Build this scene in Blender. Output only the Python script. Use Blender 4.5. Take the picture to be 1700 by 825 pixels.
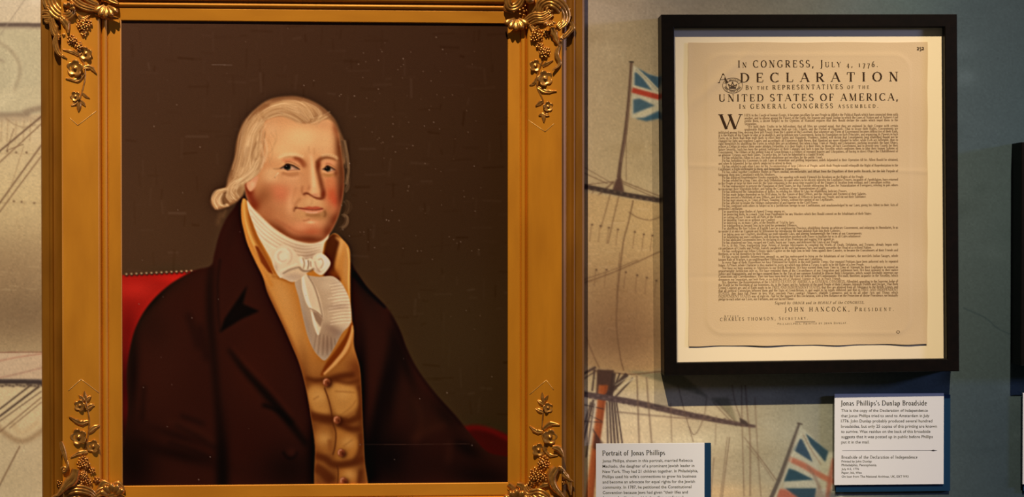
import bpy, math, random
import numpy as np

random.seed(7)
RNG = np.random.default_rng(11)
for o in list(bpy.data.objects):
    bpy.data.objects.remove(o)
SC = bpy.context.scene
COL = SC.collection

# ------------------------------------------------------------------ camera
FPX = 2000.0                       # focal length in pixels of the 1700 x 825 frame
DIST = 1.89                        # camera to wall, metres
CAM = np.array([0.0, -DIST, 1.5])
YAW, PITCH = math.atan(0.046), math.radians(0.5)
FWD = np.array([math.sin(YAW) * math.cos(PITCH), math.cos(YAW) * math.cos(PITCH), -math.sin(PITCH)])
RGT = np.array([math.cos(YAW), -math.sin(YAW), 0.0])
UPV = np.cross(RGT, FWD)
cd = bpy.data.cameras.new('camera')
cam = bpy.data.objects.new('camera', cd)
COL.objects.link(cam)
cd.sensor_width = 36.0
cd.lens = FPX / 1700.0 * 36.0
cd.clip_start = 0.05
from mathutils import Matrix, Vector
cam.matrix_world = Matrix(((RGT[0], UPV[0], -FWD[0], CAM[0]), (RGT[1], UPV[1], -FWD[1], CAM[1]),
                           (RGT[2], UPV[2], -FWD[2], CAM[2]), (0, 0, 0, 1)))
SC.camera = cam

# ------------------------------------------------------------------ world, lights, exposure
w = bpy.data.worlds.new('gallery_ambient')
SC.world = w
w.use_nodes = True
w.node_tree.nodes['Background'].inputs[0].default_value = (0.80, 0.70, 0.56, 1)
w.node_tree.nodes['Background'].inputs[1].default_value = 0.055


def spot(name, loc, target, power, color, cone, blend, radius):
    l = bpy.data.lights.new(name, 'SPOT')
    l.energy, l.color, l.spot_size, l.spot_blend, l.shadow_soft_size = power, color, math.radians(cone), blend, radius
    o = bpy.data.objects.new(name, l)
    COL.objects.link(o)
    o.location = loc
    o.rotation_euler = (Vector(target) - Vector(loc)).to_track_quat('-Z', 'Y').to_euler()
    return o


WARM = (1.0, 0.80, 0.53)
spot('track_spot', (-0.42, -2.00, 4.50), (-0.34, 0, 1.16), 620, WARM, 35, 0.9, 0.030)
spot('track_spot', (0.98, -2.00, 4.50), (0.82, 0, 1.42), 780, WARM, 20, 0.9, 0.030)
spot('gallery_side_light', (4.2, -1.05, 2.22), (0.3, 0, 1.45), 265, (0.42, 0.50, 1.0), 50, 0.6, 0.20)
SC.view_settings.view_transform = 'Standard'
SC.view_settings.look = 'None'
SC.view_settings.gamma = 1.0
SC.view_settings.use_curve_mapping = False
SC.view_settings.exposure = 0.0


# ------------------------------------------------------------------ helpers
def P(px, py, h=0.0):
    """Point of the plane h millimetres in front of the wall that is seen at pixel (px, py)."""
    px, py, h = np.broadcast_arrays(np.asarray(px, float), np.asarray(py, float), np.asarray(h, float))
    d = FWD + RGT * ((px - 850.0) / FPX)[..., None] - UPV * ((py - 412.5) / FPX)[..., None]
    t = (-h / 1000.0 - CAM[1]) / d[..., 1]
    return CAM + d * t[..., None]


def project(w3):
    v = w3 - CAM
    z = v @ FWD
    return 850 + FPX * (v @ RGT) / z, 412.5 - FPX * (v @ UPV) / z


def lin(c):
    c = np.asarray(c, float) / 255.0
    return np.where(c <= 0.04045, c / 12.92, ((c + 0.055) / 1.055) ** 2.4)


def mat(name, color, rough=0.5, metallic=0.0, spec=0.5, noise=None, bump=None, attr=None, coat=0.0, stretch=None):
    m = bpy.data.materials.new(name)
    m.use_nodes = True
    nt = m.node_tree
    b = nt.nodes['Principled BSDF']
    b.inputs['Roughness'].default_value = rough
    b.inputs['Metallic'].default_value = metallic
    b.inputs['Specular IOR Level'].default_value = spec
    if coat:
        b.inputs['Coat Weight'].default_value = coat
        b.inputs['Coat Roughness'].default_value = 0.25
    col = None
    if attr:
        a = nt.nodes.new('ShaderNodeAttribute')
        a.attribute_name = attr
        col = a.outputs['Color']
    else:
        b.inputs['Base Color'].default_value = (*color, 1)
    geo = nt.nodes.new('ShaderNodeNewGeometry')
    vec = geo.outputs['Position']
    if stretch:
        mp = nt.nodes.new('ShaderNodeMapping')
        mp.inputs['Scale'].default_value = stretch
        nt.links.new(vec, mp.inputs['Vector'])
        vec = mp.outputs['Vector']
    if noise:
        scale, amount, c2 = noise
        n = nt.nodes.new('ShaderNodeTexNoise')
        n.inputs['Scale'].default_value = scale
        n.inputs['Detail'].default_value = 6
        nt.links.new(vec, n.inputs['Vector'])
        r = nt.nodes.new('ShaderNodeMapRange')
        r.inputs[1].default_value, r.inputs[2].default_value = 0.35, 0.7
        r.inputs[3].default_value, r.inputs[4].default_value = 0.0, amount
        nt.links.new(n.outputs['Fac'], r.inputs[0])
        mx = nt.nodes.new('ShaderNodeMix')
        mx.data_type = 'RGBA'
        nt.links.new(r.outputs[0], mx.inputs[0])
        if col is not None:
            nt.links.new(col, mx.inputs[6])
        else:
            mx.inputs[6].default_value = (*color, 1)
        mx.inputs[7].default_value = (*c2, 1)
        col = mx.outputs[2]
    if col is not None:
        nt.links.new(col, b.inputs['Base Color'])
    if bump:
        scale, strength, dist = bump
        n = nt.nodes.new('ShaderNodeTexNoise')
        n.inputs['Scale'].default_value = scale
        n.inputs['Detail'].default_value = 4
        nt.links.new(geo.outputs['Position'], n.inputs['Vector'])
        bp = nt.nodes.new('ShaderNodeBump')
        bp.inputs['Strength'].default_value = strength
        bp.inputs['Distance'].default_value = dist
        nt.links.new(n.outputs['Fac'], bp.inputs['Height'])
        nt.links.new(bp.outputs['Normal'], b.inputs['Normal'])
    return m


WORLD = {}          # object -> world position of its origin


def props(o, label=None, cat=None, group=None, kind=None):
    for k, v in (('label', label), ('category', cat), ('group', group), ('kind', kind)):
        if v:
            o[k] = v
    return o


def thing(name, loc, label, cat, group=None, parent=None):
    o = bpy.data.objects.new(name, None)
    o.empty_display_size = 0.05
    COL.objects.link(o)
    loc = np.asarray(loc, float)
    WORLD[o] = loc
    if parent is not None:
        o.parent = parent
        o.location = loc - WORLD[parent]
    else:
        o.location = loc
    return props(o, label, cat, group)


def obj(name, verts, faces, material, parent=None, smooth=False, colors=None, label=None):
    """One mesh object from world-space vertices; its origin is the middle of its box."""
    verts = np.asarray(verts, float)
    c = (verts.min(0) + verts.max(0)) / 2
    me = bpy.data.meshes.new(name)
    if isinstance(faces, np.ndarray) and faces.ndim == 2:
        nv, (nf, k) = len(verts), faces.shape
        me.vertices.add(nv)
        me.vertices.foreach_set('co', (verts - c).astype(np.float32).ravel())
        me.loops.add(nf * k)
        me.loops.foreach_set('vertex_index', faces.astype(np.int32).ravel())
        me.polygons.add(nf)
        me.polygons.foreach_set('loop_start', np.arange(0, nf * k, k, dtype=np.int32))
        me.update(calc_edges=True)
    else:
        me.from_pydata((verts - c).tolist(), [], faces)
        me.update()
    if smooth:
        me.polygons.foreach_set('use_smooth', np.ones(len(me.polygons), dtype=bool))
    if colors is not None:
        a = me.color_attributes.new('paint', 'FLOAT_COLOR', 'POINT')
        rgba = np.ones((len(verts), 4), np.float32)
        rgba[:, :3] = colors
        a.data.foreach_set('color', rgba.ravel())
    me.materials.append(material)
    o = bpy.data.objects.new(name, me)
    COL.objects.link(o)
    WORLD[o] = c
    if parent is not None:
        o.parent = parent
        o.location = c - WORLD[parent]
    else:
        o.location = c
    if label:
        o['label'] = label
    return o


def grid_faces(ny, nx):
    i = np.arange(ny * nx).reshape(ny, nx)
    return np.stack([i[:-1, :-1], i[1:, :-1], i[1:, 1:], i[:-1, 1:]], -1).reshape(-1, 4)


def box(c0, c1):
    """vertices and faces of an axis-aligned box between two corners"""
    (x0, y0, z0), (x1, y1, z1) = c0, c1
    v = [(x0, y0, z0), (x1, y0, z0), (x1, y1, z0), (x0, y1, z0), (x0, y0, z1), (x1, y0, z1), (x1, y1, z1), (x0, y1, z1)]
    f = [(0, 3, 2, 1), (4, 5, 6, 7), (0, 1, 5, 4), (1, 2, 6, 5), (2, 3, 7, 6), (3, 0, 4, 7)]
    return v, f


def spline(pts, n=8, closed=False):
    p = np.asarray(pts, float)
    if len(p) < 3:
        return p
    if closed:
        q = np.vstack([p[-1], p, p[0], p[1]])
    else:
        q = np.vstack([2 * p[0] - p[1], p, 2 * p[-1] - p[-2]])
    t = np.linspace(0, 1, n, endpoint=False)[:, None]
    out = []
    for i in range(1, len(q) - 2):
        a, b, c, d = q[i - 1], q[i], q[i + 1], q[i + 2]
        out.append(0.5 * (2 * b + (c - a) * t + (2 * a - 5 * b + 4 * c - d) * t ** 2 + (3 * b - a - 3 * c + d) * t ** 3))
    out = np.vstack(out)
    return out if closed else np.vstack([out, p[-1]])


def ribbon(pts, w):
    """closed outline of a polyline of varying width"""
    p = np.asarray(pts, float)
    d = np.gradient(p, axis=0)
    d /= np.maximum(np.linalg.norm(d, axis=1), 1e-9)[:, None]
    n = np.stack([-d[:, 1], d[:, 0]], 1)
    w = np.broadcast_to(np.interp(np.linspace(0, 1, len(p)), np.linspace(0, 1, np.size(w)), np.atleast_1d(w)), len(p))
    return np.vstack([p + n * w[:, None] / 2, (p - n * w[:, None] / 2)[::-1]])


class Painter:
    """A small brush-and-polygon painter; coordinates are photograph pixels, colours 0..255."""

    def __init__(self, x0, y0, x1, y1, step, color):
        self.x0, self.y0, self.s = x0, y0, step
        self.W, self.H = int((x1 - x0) / step) + 2, int((y1 - y0) / step) + 2
        self.img = np.empty((self.H, self.W, 3))
        self.img[:] = color
        self.X = (x0 + step * np.arange(self.W))[None, :]
        self.Y = (y0 + step * np.arange(self.H))[:, None]

    def cover(self, pts, blur=0.0):
        p = (np.asarray(pts, float) - (self.x0, self.y0)) / self.s
        b = blur / self.s
        m = int(3 * b) + 3
        ax, ay = np.floor(p.min(0)).astype(int) - m
        bx, by = np.ceil(p.max(0)).astype(int) + m
        w, h = bx - ax, by - ay
        SS = 3
        acc = np.zeros((h * SS, w + 2))
        q = np.roll(p, -1, 0)
        for (xa, ya), (xb, yb) in zip(p - (ax, ay), q - (ax, ay)):
            if ya == yb:
                continue
            sg = 1.0
            if ya > yb:
                xa, ya, xb, yb, sg = xb, yb, xa, ya, -1.0
            r0, r1 = int(math.ceil(ya * SS - 0.5)), int(math.ceil(yb * SS - 0.5))
            if r1 <= r0:
                continue
            rows = np.arange(r0, r1)
            xs = xa + ((rows + 0.5) / SS - ya) * (xb - xa) / (yb - ya)
            fl = np.floor(xs).astype(int)
            fr = xs - fl
            acc[rows, fl] += sg * (1 - fr)
            acc[rows, fl + 1] += sg * fr
        cov = np.clip(np.abs(np.cumsum(acc, 1)[:, :w]), 0, 1).reshape(h, SS, w).mean(1)
        if b > 0.3:
            cov = self.blur(cov, b)
        sx0, sy0, sx1, sy1 = max(ax, 0), max(ay, 0), min(bx, self.W), min(by, self.H)
        if sx1 <= sx0 or sy1 <= sy0:
            return None
        return (slice(sy0, sy1), slice(sx0, sx1)), cov[sy0 - ay:sy1 - ay, sx0 - ax:sx1 - ax]

    @staticmethod
    def blur(a, sigma):
        r = max(1, int(round(3 * sigma)))
        k = np.exp(-0.5 * (np.arange(-r, r + 1) / sigma) ** 2)
        k /= k.sum()
        if r > 6:                       # three box passes
            bw = max(1, int(round(math.sqrt(4 * sigma * sigma + 1) / 2)))
            for _ in range(3):
                for ax in (0, 1):
                    pad = [(0, 0), (0, 0)]
                    pad[ax] = (bw + 1, bw)
                    c = np.cumsum(np.pad(a, pad), ax)
                    n = a.shape[ax]
                    a = (np.take(c, range(2 * bw + 1, 2 * bw + 1 + n), ax) - np.take(c, range(0, n), ax)) / (2 * bw + 1)
            return a
        for ax in (0, 1):
            pad = [(0, 0), (0, 0)]
            pad[ax] = (r, r)
            q = np.pad(a, pad)
            n = a.shape[ax]
            a = sum(kk * np.take(q, range(i, i + n), ax) for i, kk in enumerate(k))
        return a

    def mask(self, pts, blur=1.0, smooth=True):
        m = np.zeros((self.H, self.W))
        r = self.cover(spline(pts, 6, True) if smooth else pts, blur)
        if r:
            m[r[0]] = r[1]
        return m

    def lay(self, r, color, alpha, clip):
        if r is None:
            return
        sl, cov = r
        a = cov * alpha
        if clip is not None:
            a = a * clip[sl]
        a = a[..., None]
        self.img[sl] = self.img[sl] * (1 - a) + np.asarray(color, float) * a

    def F(self, pts, color, blur=0.8, alpha=1.0, clip=None):           # smooth-edged area
        self.lay(self.cover(spline(pts, 6, True), blur), color, alpha, clip)

    def FP(self, pts, color, blur=0.6, alpha=1.0, clip=None):          # straight-edged area
        self.lay(self.cover(pts, blur), color, alpha, clip)

    def S(self, pts, width, color, blur=0.6, alpha=1.0, clip=None):    # brush stroke
        self.lay(self.cover(ribbon(spline(pts, 6), width), blur), color, alpha, clip)

    def B(self, cx, cy, rx, ry, color, alpha=1.0, ang=0.0, clip=None):  # soft dab
        R = 2.6 * max(rx, ry)
        i0, i1 = max(int((cy - R - self.y0) / self.s), 0), min(int((cy + R - self.y0) / self.s) + 1, self.H)
        j0, j1 = max(int((cx - R - self.x0) / self.s), 0), min(int((cx + R - self.x0) / self.s) + 1, self.W)
        if i1 <= i0 or j1 <= j0:
            return
        sl = (slice(i0, i1), slice(j0, j1))
        dx, dy = self.X[:, j0:j1] - cx, self.Y[i0:i1] - cy
        c, s = math.cos(math.radians(ang)), math.sin(math.radians(ang))
        u, v = (dx * c + dy * s) / rx, (-dx * s + dy * c) / ry
        self.lay((sl, np.exp(-(u * u + v * v))), color, alpha, clip)

    def speckle(self, amount, seed=1, coarse=1):
        g = np.random.default_rng(seed).normal(0, 1, (self.H // coarse + 2, self.W // coarse + 2))
        g = np.repeat(np.repeat(g, coarse, 0), coarse, 1)[:self.H, :self.W]
        self.img *= 1 + amount * g[..., None]

    def sample(self, px, py):
        u = np.clip((px - self.x0) / self.s, 0, self.W - 1.001)
        v = np.clip((py - self.y0) / self.s, 0, self.H - 1.001)
        i, j = v.astype(int), u.astype(int)
        a, b = (v - i)[..., None], (u - j)[..., None]
        I = self.img
        return (I[i, j] * (1 - a) * (1 - b) + I[i + 1, j] * a * (1 - b) + I[i, j + 1] * (1 - a) * b + I[i + 1, j + 1] * a * b)


def pigment(c, light):
    """pigment reflectance of a colour as photographed under a light of the given linear colour"""
    return np.clip(lin(np.clip(c, 0, 255)) / np.asarray(light), 0.002, 0.9)


GALLERY_LIGHT = (0.76, 0.70, 0.52)      # even warm light the paints are balanced for

# ------------------------------------------------------------------ the wall with its printed ship mural
def paint_mural():
    p = Painter(-420, -60, 1762, 892, 1.5, (190, 165, 125))
    # sky: cream at the left, fading through grey green to teal at the right
    xs = [-420, 60, 950, 1050, 1130, 1230, 1330, 1420, 1500, 1600, 1762]
    top = [(198, 174, 138), (200, 174, 138), (165, 138, 104), (166, 139, 104), (146, 126, 98), (124, 110, 88), (102, 96, 80),
           (90, 92, 82), (76, 84, 76), (60, 68, 65), (46, 54, 52)]
    mid = [(206, 172, 116), (202, 170, 118), (176, 146, 104), (178, 148, 104), (168, 142, 104), (146, 128, 98), (122, 114, 92),
           (98, 98, 84), (80, 86, 80), (70, 78, 74), (56, 68, 66)]
    bot = [(204, 174, 126), (202, 172, 126), (198, 166, 118), (196, 165, 120), (182, 154, 114), (162, 142, 108), (144, 134, 108),
           (108, 104, 86), (74, 80, 74), (62, 70, 66), (46, 56, 56)]
    T, M, Bt = [np.stack([np.interp(p.X[0], xs, [c[k] for c in a]) for k in range(3)], -1)[None] for a in (top, mid, bot)]
    v = np.clip((p.Y - 0) / 330.0, 0, 1)[..., None]
    u = np.clip((p.Y - 400) / 330.0, 0, 1)[..., None]
    p.img[:] = (T * (1 - v) + M * v) * (1 - u) + Bt * u
    # soft cloudy brushing
    rg = np.random.default_rng(5)
    for _ in range(420):
        x, y = rg.uniform(-40, 1740), rg.uniform(-40, 880)
        d = rg.normal(0, 9)
        c = p.img[min(max(int((y + 60) / 1.5), 0), p.H - 1), min(max(int((x + 420) / 1.5), 0), p.W - 1)] + d
        p.B(x, y, rg.uniform(12, 45), rg.uniform(5, 18), c, 0.5, rg.uniform(-15, 15))
    dark, brown, rope = (66, 46, 36), (98, 70, 50), (112, 76, 50)

    # ---- strip left of the gilt frame
    p.S([(-420, 41), (20, 42), (100, 44)], 7, (96, 76, 62), 1.0)
    p.S([(-420, 45), (100, 48)], 3, (120, 98, 76), 1.2, 0.7)
    p.FP([(-420, 47), (110, 49), (110, 186), (60, 190), (-420, 196)], (184, 164, 124), 2)
    p.S([(-60, 60), (0, 72), (24, 92), (30, 120), (22, 150), (0, 172), (-40, 180)], 9, (206, 184, 140), 4, 0.8)
    p.S([(-10, 66), (18, 84), (33, 108), (32, 130), (24, 152)], 4, (138, 114, 84), 2.5, 0.8)
    p.S([(-4, 98), (8, 104)], 4, (140, 116, 88), 2, 0.7)
    for y, a in ((150, 0.5), (165, 0.5), (178, 0.6)):
        p.S([(-420, y + 12), (20, y + 4), (110, y - 22)], 6, (212, 184, 136), 4, a)
    p.S([(-420, 192), (10, 192), (40, 187), (66, 181), (110, 176)], 9, (140, 114, 86), 2.2, 0.85)
    p.S([(-420, 200), (30, 199), (66, 194), (110, 190)], 5, (168, 138, 104), 2.5, 0.8)
    p.S([(10, 196), (22, 206), (40, 212), (60, 208)], 1.4, rope, 0.8, 0.5)
    for x in (-20, 4, 14, 28, 41, 52):
        p.S([(x, 200), (x - 2, 236)], 1.8, (150, 112, 74), 1, 0.55)
    for y0, y1 in ((248, 258), (330, 342)):
        p.S([(-420, y0 + 4), (110, y0 + 8)], 1.2, (160, 124, 82), 0.8, 0.5)
    for x, y in ((12, 251), (27, 253), (44, 253), (23, 334), (36, 335), (57, 337)):
        p.B(x, y, 1.7, 1.7, (84, 54, 34), 0.9)
    p.FP([(-420, 400), (110, 392), (110, 590), (-420, 592)], (150, 116, 78), 34, 0.95)
    p.B(40, 520, 90, 40, (128, 98, 66), 0.75)
    for _ in range(70):
        x, y = rg.uniform(-50, 90), rg.uniform(300, 580)
        L = rg.uniform(8, 26)
        if rg.random() < 0.5:
            p.S([(x, y), (x - 1, y + L)], 1.4, (166, 128, 84) if y < 420 else (128, 98, 66), 0.9, 0.4)
        else:
            p.S([(x - L / 2, y), (x + L / 2, y + 1)], 1.4, (190, 156, 108) if y < 500 else (150, 120, 84), 0.9, 0.5)
    p.FP([(-420, 588), (110, 585), (110, 634), (-420, 632)], (204, 168, 128), 1.2)
    p.S([(-420, 588), (110, 585)], 1.6, (120, 66, 46), 0.6, 0.8)
    p.S([(-20, 604), (40, 592), (110, 584)], 1.4, (160, 80, 60), 0.8, 0.7)
    p.S([(0, 628), (36, 620), (90, 606)], 1.8, (150, 96, 76), 1, 0.7)
    p.FP([(-420, 640), (110, 642), (110, 700), (60, 728), (34, 734), (10, 722), (-60, 690), (-420, 700)], (214, 182, 132), 2)
    p.S([(-20, 690), (4, 716), (34, 733), (62, 722), (100, 690)], 7, (150, 112, 74), 3, 0.85)
    p.S([(20, 700), (36, 720), (66, 700)], 4, (190, 150, 100), 3, 0.7)
    p.S([(-420, 633), (30, 634), (72, 638), (110, 640)], 8, (62, 48, 42), 0.8)
    p.S([(-420, 630), (30, 631), (72, 635)], 2, (104, 88, 76), 0.7, 0.8)
    for i in range(14):
        x = -8 + i * 6
        p.B(x, 639 + (i % 3), 3, 2, (58, 40, 36), 0.8)
    for a, b, wd, c in (((0, 680), (52, 640), 2.6, dark), ((0, 692), (66, 642), 3.4, dark), ((0, 700), (70, 650), 1.8, brown),
                        ((0, 718), (70, 660), 1.6, rope), ((16, 712), (70, 668), 1.4, rope), ((-6, 818), (34, 741), 2, rope),
                        ((-10, 352), (70, 241), 2.4, (106, 72, 48)), ((-10, 366), (70, 259), 1.8, rope),
                        ((-5, 256), (72, 192), 2.8, (96, 66, 46)), ((-4, 274), (72, 204), 1.8, rope),
                        ((12, 250), (40, 240), 1.2, rope), ((0, 60), (46, -6), 1.4, (150, 126, 100)), ((24, 214), (12, 250), 1.2, rope),
                        ((40, 244), (16, 320), 1.2, (160, 124, 84))):
        p.S([a, b], wd, c, 0.6, 0.9)

    # ---- between the frames: flag on its staff above a topsail
    for _ in range(60):
        x, y = rg.uniform(965, 1100), rg.uniform(0, 300)
        p.S([(x, y), (x + rg.uniform(-4, 4), y + rg.uniform(5, 26))], 2, (200, 174, 132) if rg.random() < 0.6 else (176, 150, 110), 1.5, 0.3)
    p.FP([(1051, 108), (1072, 122), (1100, 130), (1130, 136), (1130, 206), (1092, 198), (1066, 198), (1049, 196)], (190, 172, 138), 1.2)
    p.FP([(1054, 121), (1060, 120), (1084, 152), (1054, 142)], (62, 84, 92), 1.0)
    p.FP([(1058, 113), (1078, 124), (1100, 130), (1130, 134), (1130, 168), (1092, 148)], (58, 80, 90), 1.0)
    p.S([(1055, 115), (1074, 132), (1094, 152), (1126, 176)], 6, (186, 170, 136), 0.9)
    p.S([(1056, 116), (1075, 133), (1095, 153)], 1.6, (140, 124, 96), 0.8, 0.7)
    p.S([(1050, 150), (1072, 156), (1095, 162), (1130, 170)], 9, (168, 56, 36), 1.0)
    p.S([(1051, 144), (1075, 150), (1096, 156)], 2.5, (206, 180, 140), 1.0, 0.8)
    p.FP([(1052, 166), (1062, 164), (1088, 176), (1052, 190)], (66, 86, 92), 1.2)
    p.FP([(1070, 196), (1100, 182), (1130, 186), (1130, 202), (1094, 198), (1074, 202), (1054, 197)], (56, 82, 92), 1.2)
    p.S([(1052, 194), (1076, 186), (1096, 178)], 5, (190, 172, 134), 1.0)
    p.S([(1049, 103), (1045, 160), (1039, 220), (1031, 270), (1028, 296)], [4.5, 5, 6, 6, 7], (92, 66, 50), 0.6)
    p.S([(1050, 106), (1046, 160), (1040, 220), (1032, 270)], 1.4, (138, 104, 78), 0.6, 0.7)
    p.S([(1045, 103), (1053, 104)], 2.6, (70, 56, 44), 0.5)
    p.FP([(1028, 292), (1033, 298), (1037, 320), (1017, 318), (1022, 302)], (84, 56, 44), 1.0)
    for a, b, wd in (((960, 283), (1010, 306), 1.4), ((960, 272), (1022, 308), 1.0), ((960, 309), (1020, 302), 1.5), ((1030, 300), (1110, 332), 1.6), ((1032, 304), (1110, 338), 1.4),
                     ((1020, 302), (964, 352), 3.0), ((986, 318), (974, 340), 2.0), ((1040, 200), (1040, 300), 0.9)):
        p.S([a, b], wd, (104, 74, 52), 0.6, 0.85)
    # the brown topsail below the yard
    p.FP([(955, 318), (1110, 340), (1110, 604), (1084, 618), (1044, 620), (1000, 612), (955, 604)], (184, 146, 96), 1.5)
    p.FP([(955, 452), (1110, 440), (1110, 625), (955, 610)], (132, 94, 60), 36, 0.92)
    p.B(1030, 560, 80, 40, (122, 86, 56), 0.8)
    p.B(1050, 600, 60, 10, (150, 110, 72), 0.5)
    for _ in range(110):
        x, y = rg.uniform(960, 1100), rg.uniform(335, 605)
        base = np.array((184, 146, 98)) if y < 455 else np.array((132, 96, 62))
        p.S([(x, y), (x + rg.uniform(6, 24), y + rg.uniform(-2, 2))], 1.6, base + rg.normal(0, 14), 1.0, 0.45)
    p.S([(955, 307), (990, 314), (1040, 324), (1112, 336)], 8, (62, 46, 38), 0.8)
    for i in range(24):
        p.B(972 + i * 5.4, 311 + i * 0.95 + rg.uniform(-2, 3), 2.2, 1.8, (110, 84, 62) if i % 2 else (52, 38, 32), 0.7)
    for pts, wd in (([(1052, 333), (1044, 370), (1036, 400), (1030, 450), (1026, 490), (1024, 540), (1030, 590), (1036, 616)], 2.2),
                    ([(1028, 326), (1020, 360), (1010, 405)], 1.6), ([(1014, 322), (1006, 352), (998, 380)], 1.4),
                    ([(960, 474), (1000, 460), (1040, 444), (1110, 412)], 1.8), ([(960, 468), (1020, 448), (1060, 432)], 1.2),
                    ([(1044, 352), (1060, 362), (1080, 366), (1100, 360)], 1.4), ([(974, 560), (984, 586), (996, 612)], 1.8),
                    ([(1030, 420), (1026, 470), (1024, 500)], 1.2)):
        p.S(pts, wd, (100, 68, 44), 0.7, 0.8)
    for x, y in ((983, 373), (997, 375), (1011, 378), (1026, 381), (1054, 385), (1069, 389), (1083, 391),
                 (990, 448), (1007, 448), (1039, 452), (1058, 457), (1074, 461), (1090, 466)):
        p.B(x, y, 1.6, 1.6, (62, 40, 28), 0.9)
        p.S([(x, y), (x - 3, y + 28)], 1.3, (110, 76, 50), 0.7, 0.65)

    # ---- lower right: mast top, yard, rigging and the second flag
    p.FP([(960, 622), (1046, 624), (1100, 630), (1180, 664), (1240, 712), (1234, 712), (1180, 690), (960, 700)], (186, 162, 120), 3, 0.5)
    p.FP([(1040, 616), (1074, 627), (1098, 634), (1180, 662), (1210, 660), (1226, 706), (1196, 676), (1130, 620)], (118, 104, 74), 1.6, 0.85)
    p.B(1060, 700, 60, 22, (212, 182, 134), 0.6)
    p.B(1160, 730, 80, 20, (204, 184, 142), 0.5)
    p.B(1180, 818, 90, 16, (214, 168, 112), 0.6)
    for _ in range(90):
        x, y = rg.uniform(1010, 1380), rg.uniform(650, 825)
        p.S([(x, y), (x + rg.uniform(8, 30), y + rg.uniform(-2, 2))], 1.6, p.img[int((y + 60) / 1.5), int((x + 420) / 1.5)] + rg.normal(0, 12), 1.0, 0.5)
    p.S([(985, 616), (1010, 618), (1050, 622), (1100, 617)], 2, (96, 66, 44), 0.8, 0.9)
    p.FP([(992, 614), (1020, 615), (1016, 662), (990, 660)], (70, 46, 36), 1.0)
    p.FP([(996, 640), (1010, 640), (1002, 700), (992, 760), (986, 830), (972, 830), (984, 740), (990, 690)], (146, 70, 33), 1.0)
    p.S([(1006, 640), (998, 710), (988, 790), (984, 830)], 3, (120, 54, 26), 1.0, 0.8)
    p.S([(996, 640), (990, 700), (982, 760), (976, 826)], 2.4, (176, 100, 54), 1.0, 0.7)
    for a, b, wd in (((1020, 620), (1014, 664), 7), ((1042, 622), (1006, 660), 8), ((1052, 628), (1022, 660), 3), ((1030, 620), (1022, 640), 3),
                     ((988, 614), (984, 650), 3), ((968, 622), (990, 610), 4), ((966, 632), (988, 618), 2), ((1012, 660), (1016, 745), 3), ((1016, 662), (1022, 745), 3.4),
                     ((1020, 664), (1028, 745), 3), ((1024, 668), (1035, 745), 2.6), ((986, 664), (966, 745), 3.4), ((982, 668), (966, 720), 2.4),
                     ((988, 670), (974, 760), 3), ((1008, 668), (1010, 745), 2.4), ((968, 672), (1004, 680), 1.6), ((968, 700), (1002, 702), 1.4),
                     ((980, 690), (1000, 700), 1.4), ((984, 712), (996, 732), 2.2)):
        p.S([a, b], wd, (58, 40, 34), 0.7, 0.9)
    p.FP([(988, 720), (1002, 736), (1000, 750), (985, 745)], (58, 34, 26), 1.5, 0.8)
    for a, b, wd in (((990, 668), (972, 790), 3), ((1022, 640), (1048, 624), 1.4), ((1026, 646), (1054, 628), 3)):
        p.S([a, b], wd, (200, 176, 138), 0.8, 0.8)
    p.S([(966, 654), (1000, 660), (1060, 670), (1130, 686), (1200, 700), (1250, 708), (1254, 708)], [9, 10, 10, 10, 8, 5, 3], (78, 58, 50), 0.8)
    for i in range(60):
        t = i / 59
        p.B(970 + 275 * t, 655 + 52 * t + rg.uniform(-4, 4), 2.4, 1.6, (112, 86, 72) if i % 2 else (60, 42, 36), 0.6)
    p.S([(1020, 684), (1080, 690), (1170, 697), (1182, 692)], 2, (104, 78, 60), 0.8, 0.8)
    for pts, wd in (([(1058, 624), (1060, 680), (1062, 740)], 2.6), ([(1074, 626), (1078, 680), (1083, 740)], 2.4), ([(1114, 670), (1116, 735)], 1.5),
                    ([(1126, 640), (1136, 680), (1152, 735)], 1.5), ([(1174, 660), (1170, 690), (1160, 715), (1152, 722), (1145, 710)], 1.5),
                    ([(1238, 640), (1242, 690), (1246, 730), (1246, 825)], 2.2), ([(1232, 640), (1233, 710), (1236, 825)], 1.6),
                    ([(1254, 660), (1258, 740), (1264, 825)], 1.4), ([(1212, 726), (1204, 790), (1199, 830)], 1.6), ([(1208, 726), (1201, 790), (1196, 830)], 1.2),
                    ([(1186, 760), (1180, 830)], 1.4), ([(1236, 726), (1262, 760), (1290, 798)], 1.6), ([(1240, 740), (1264, 768), (1286, 800)], 1.0),
                    ([(1184, 668), (1214, 700)], 1.5), ([(1192, 668), (1222, 702)], 1.2), ([(1216, 640), (1222, 672), (1234, 704)], 1.6), ([(1190, 690), (1188, 740)], 1)):
        p.S(pts, wd, (104, 78, 58), 0.7, 0.75)
    p.FP([(1228, 694), (1240, 700), (1246, 708), (1230, 704)], (66, 50, 42), 0.8)
    # second flag
    p.FP([(1326, 706), (1338, 716), (1376, 752), (1400, 748), (1400, 892), (1290, 892), (1304, 796)], (164, 154, 126), 1.4)
    p.FP([(1328, 729), (1336, 730), (1350, 768), (1318, 748)], (48, 64, 74), 1.0)
    p.FP([(1338, 720), (1376, 750), (1371, 768), (1346, 738)], (42, 62, 70), 1.0)
    p.S([(1330, 716), (1344, 744), (1362, 772), (1384, 790)], 8, (160, 150, 122), 1.0)
    p.S([(1334, 722), (1346, 745), (1364, 772)], 1.6, (120, 92, 70), 0.8, 0.7)
    p.S([(1310, 762), (1334, 773), (1356, 786), (1384, 800), (1400, 800)], [9, 10, 9, 9, 8], (158, 94, 68), 1.3)
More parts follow.
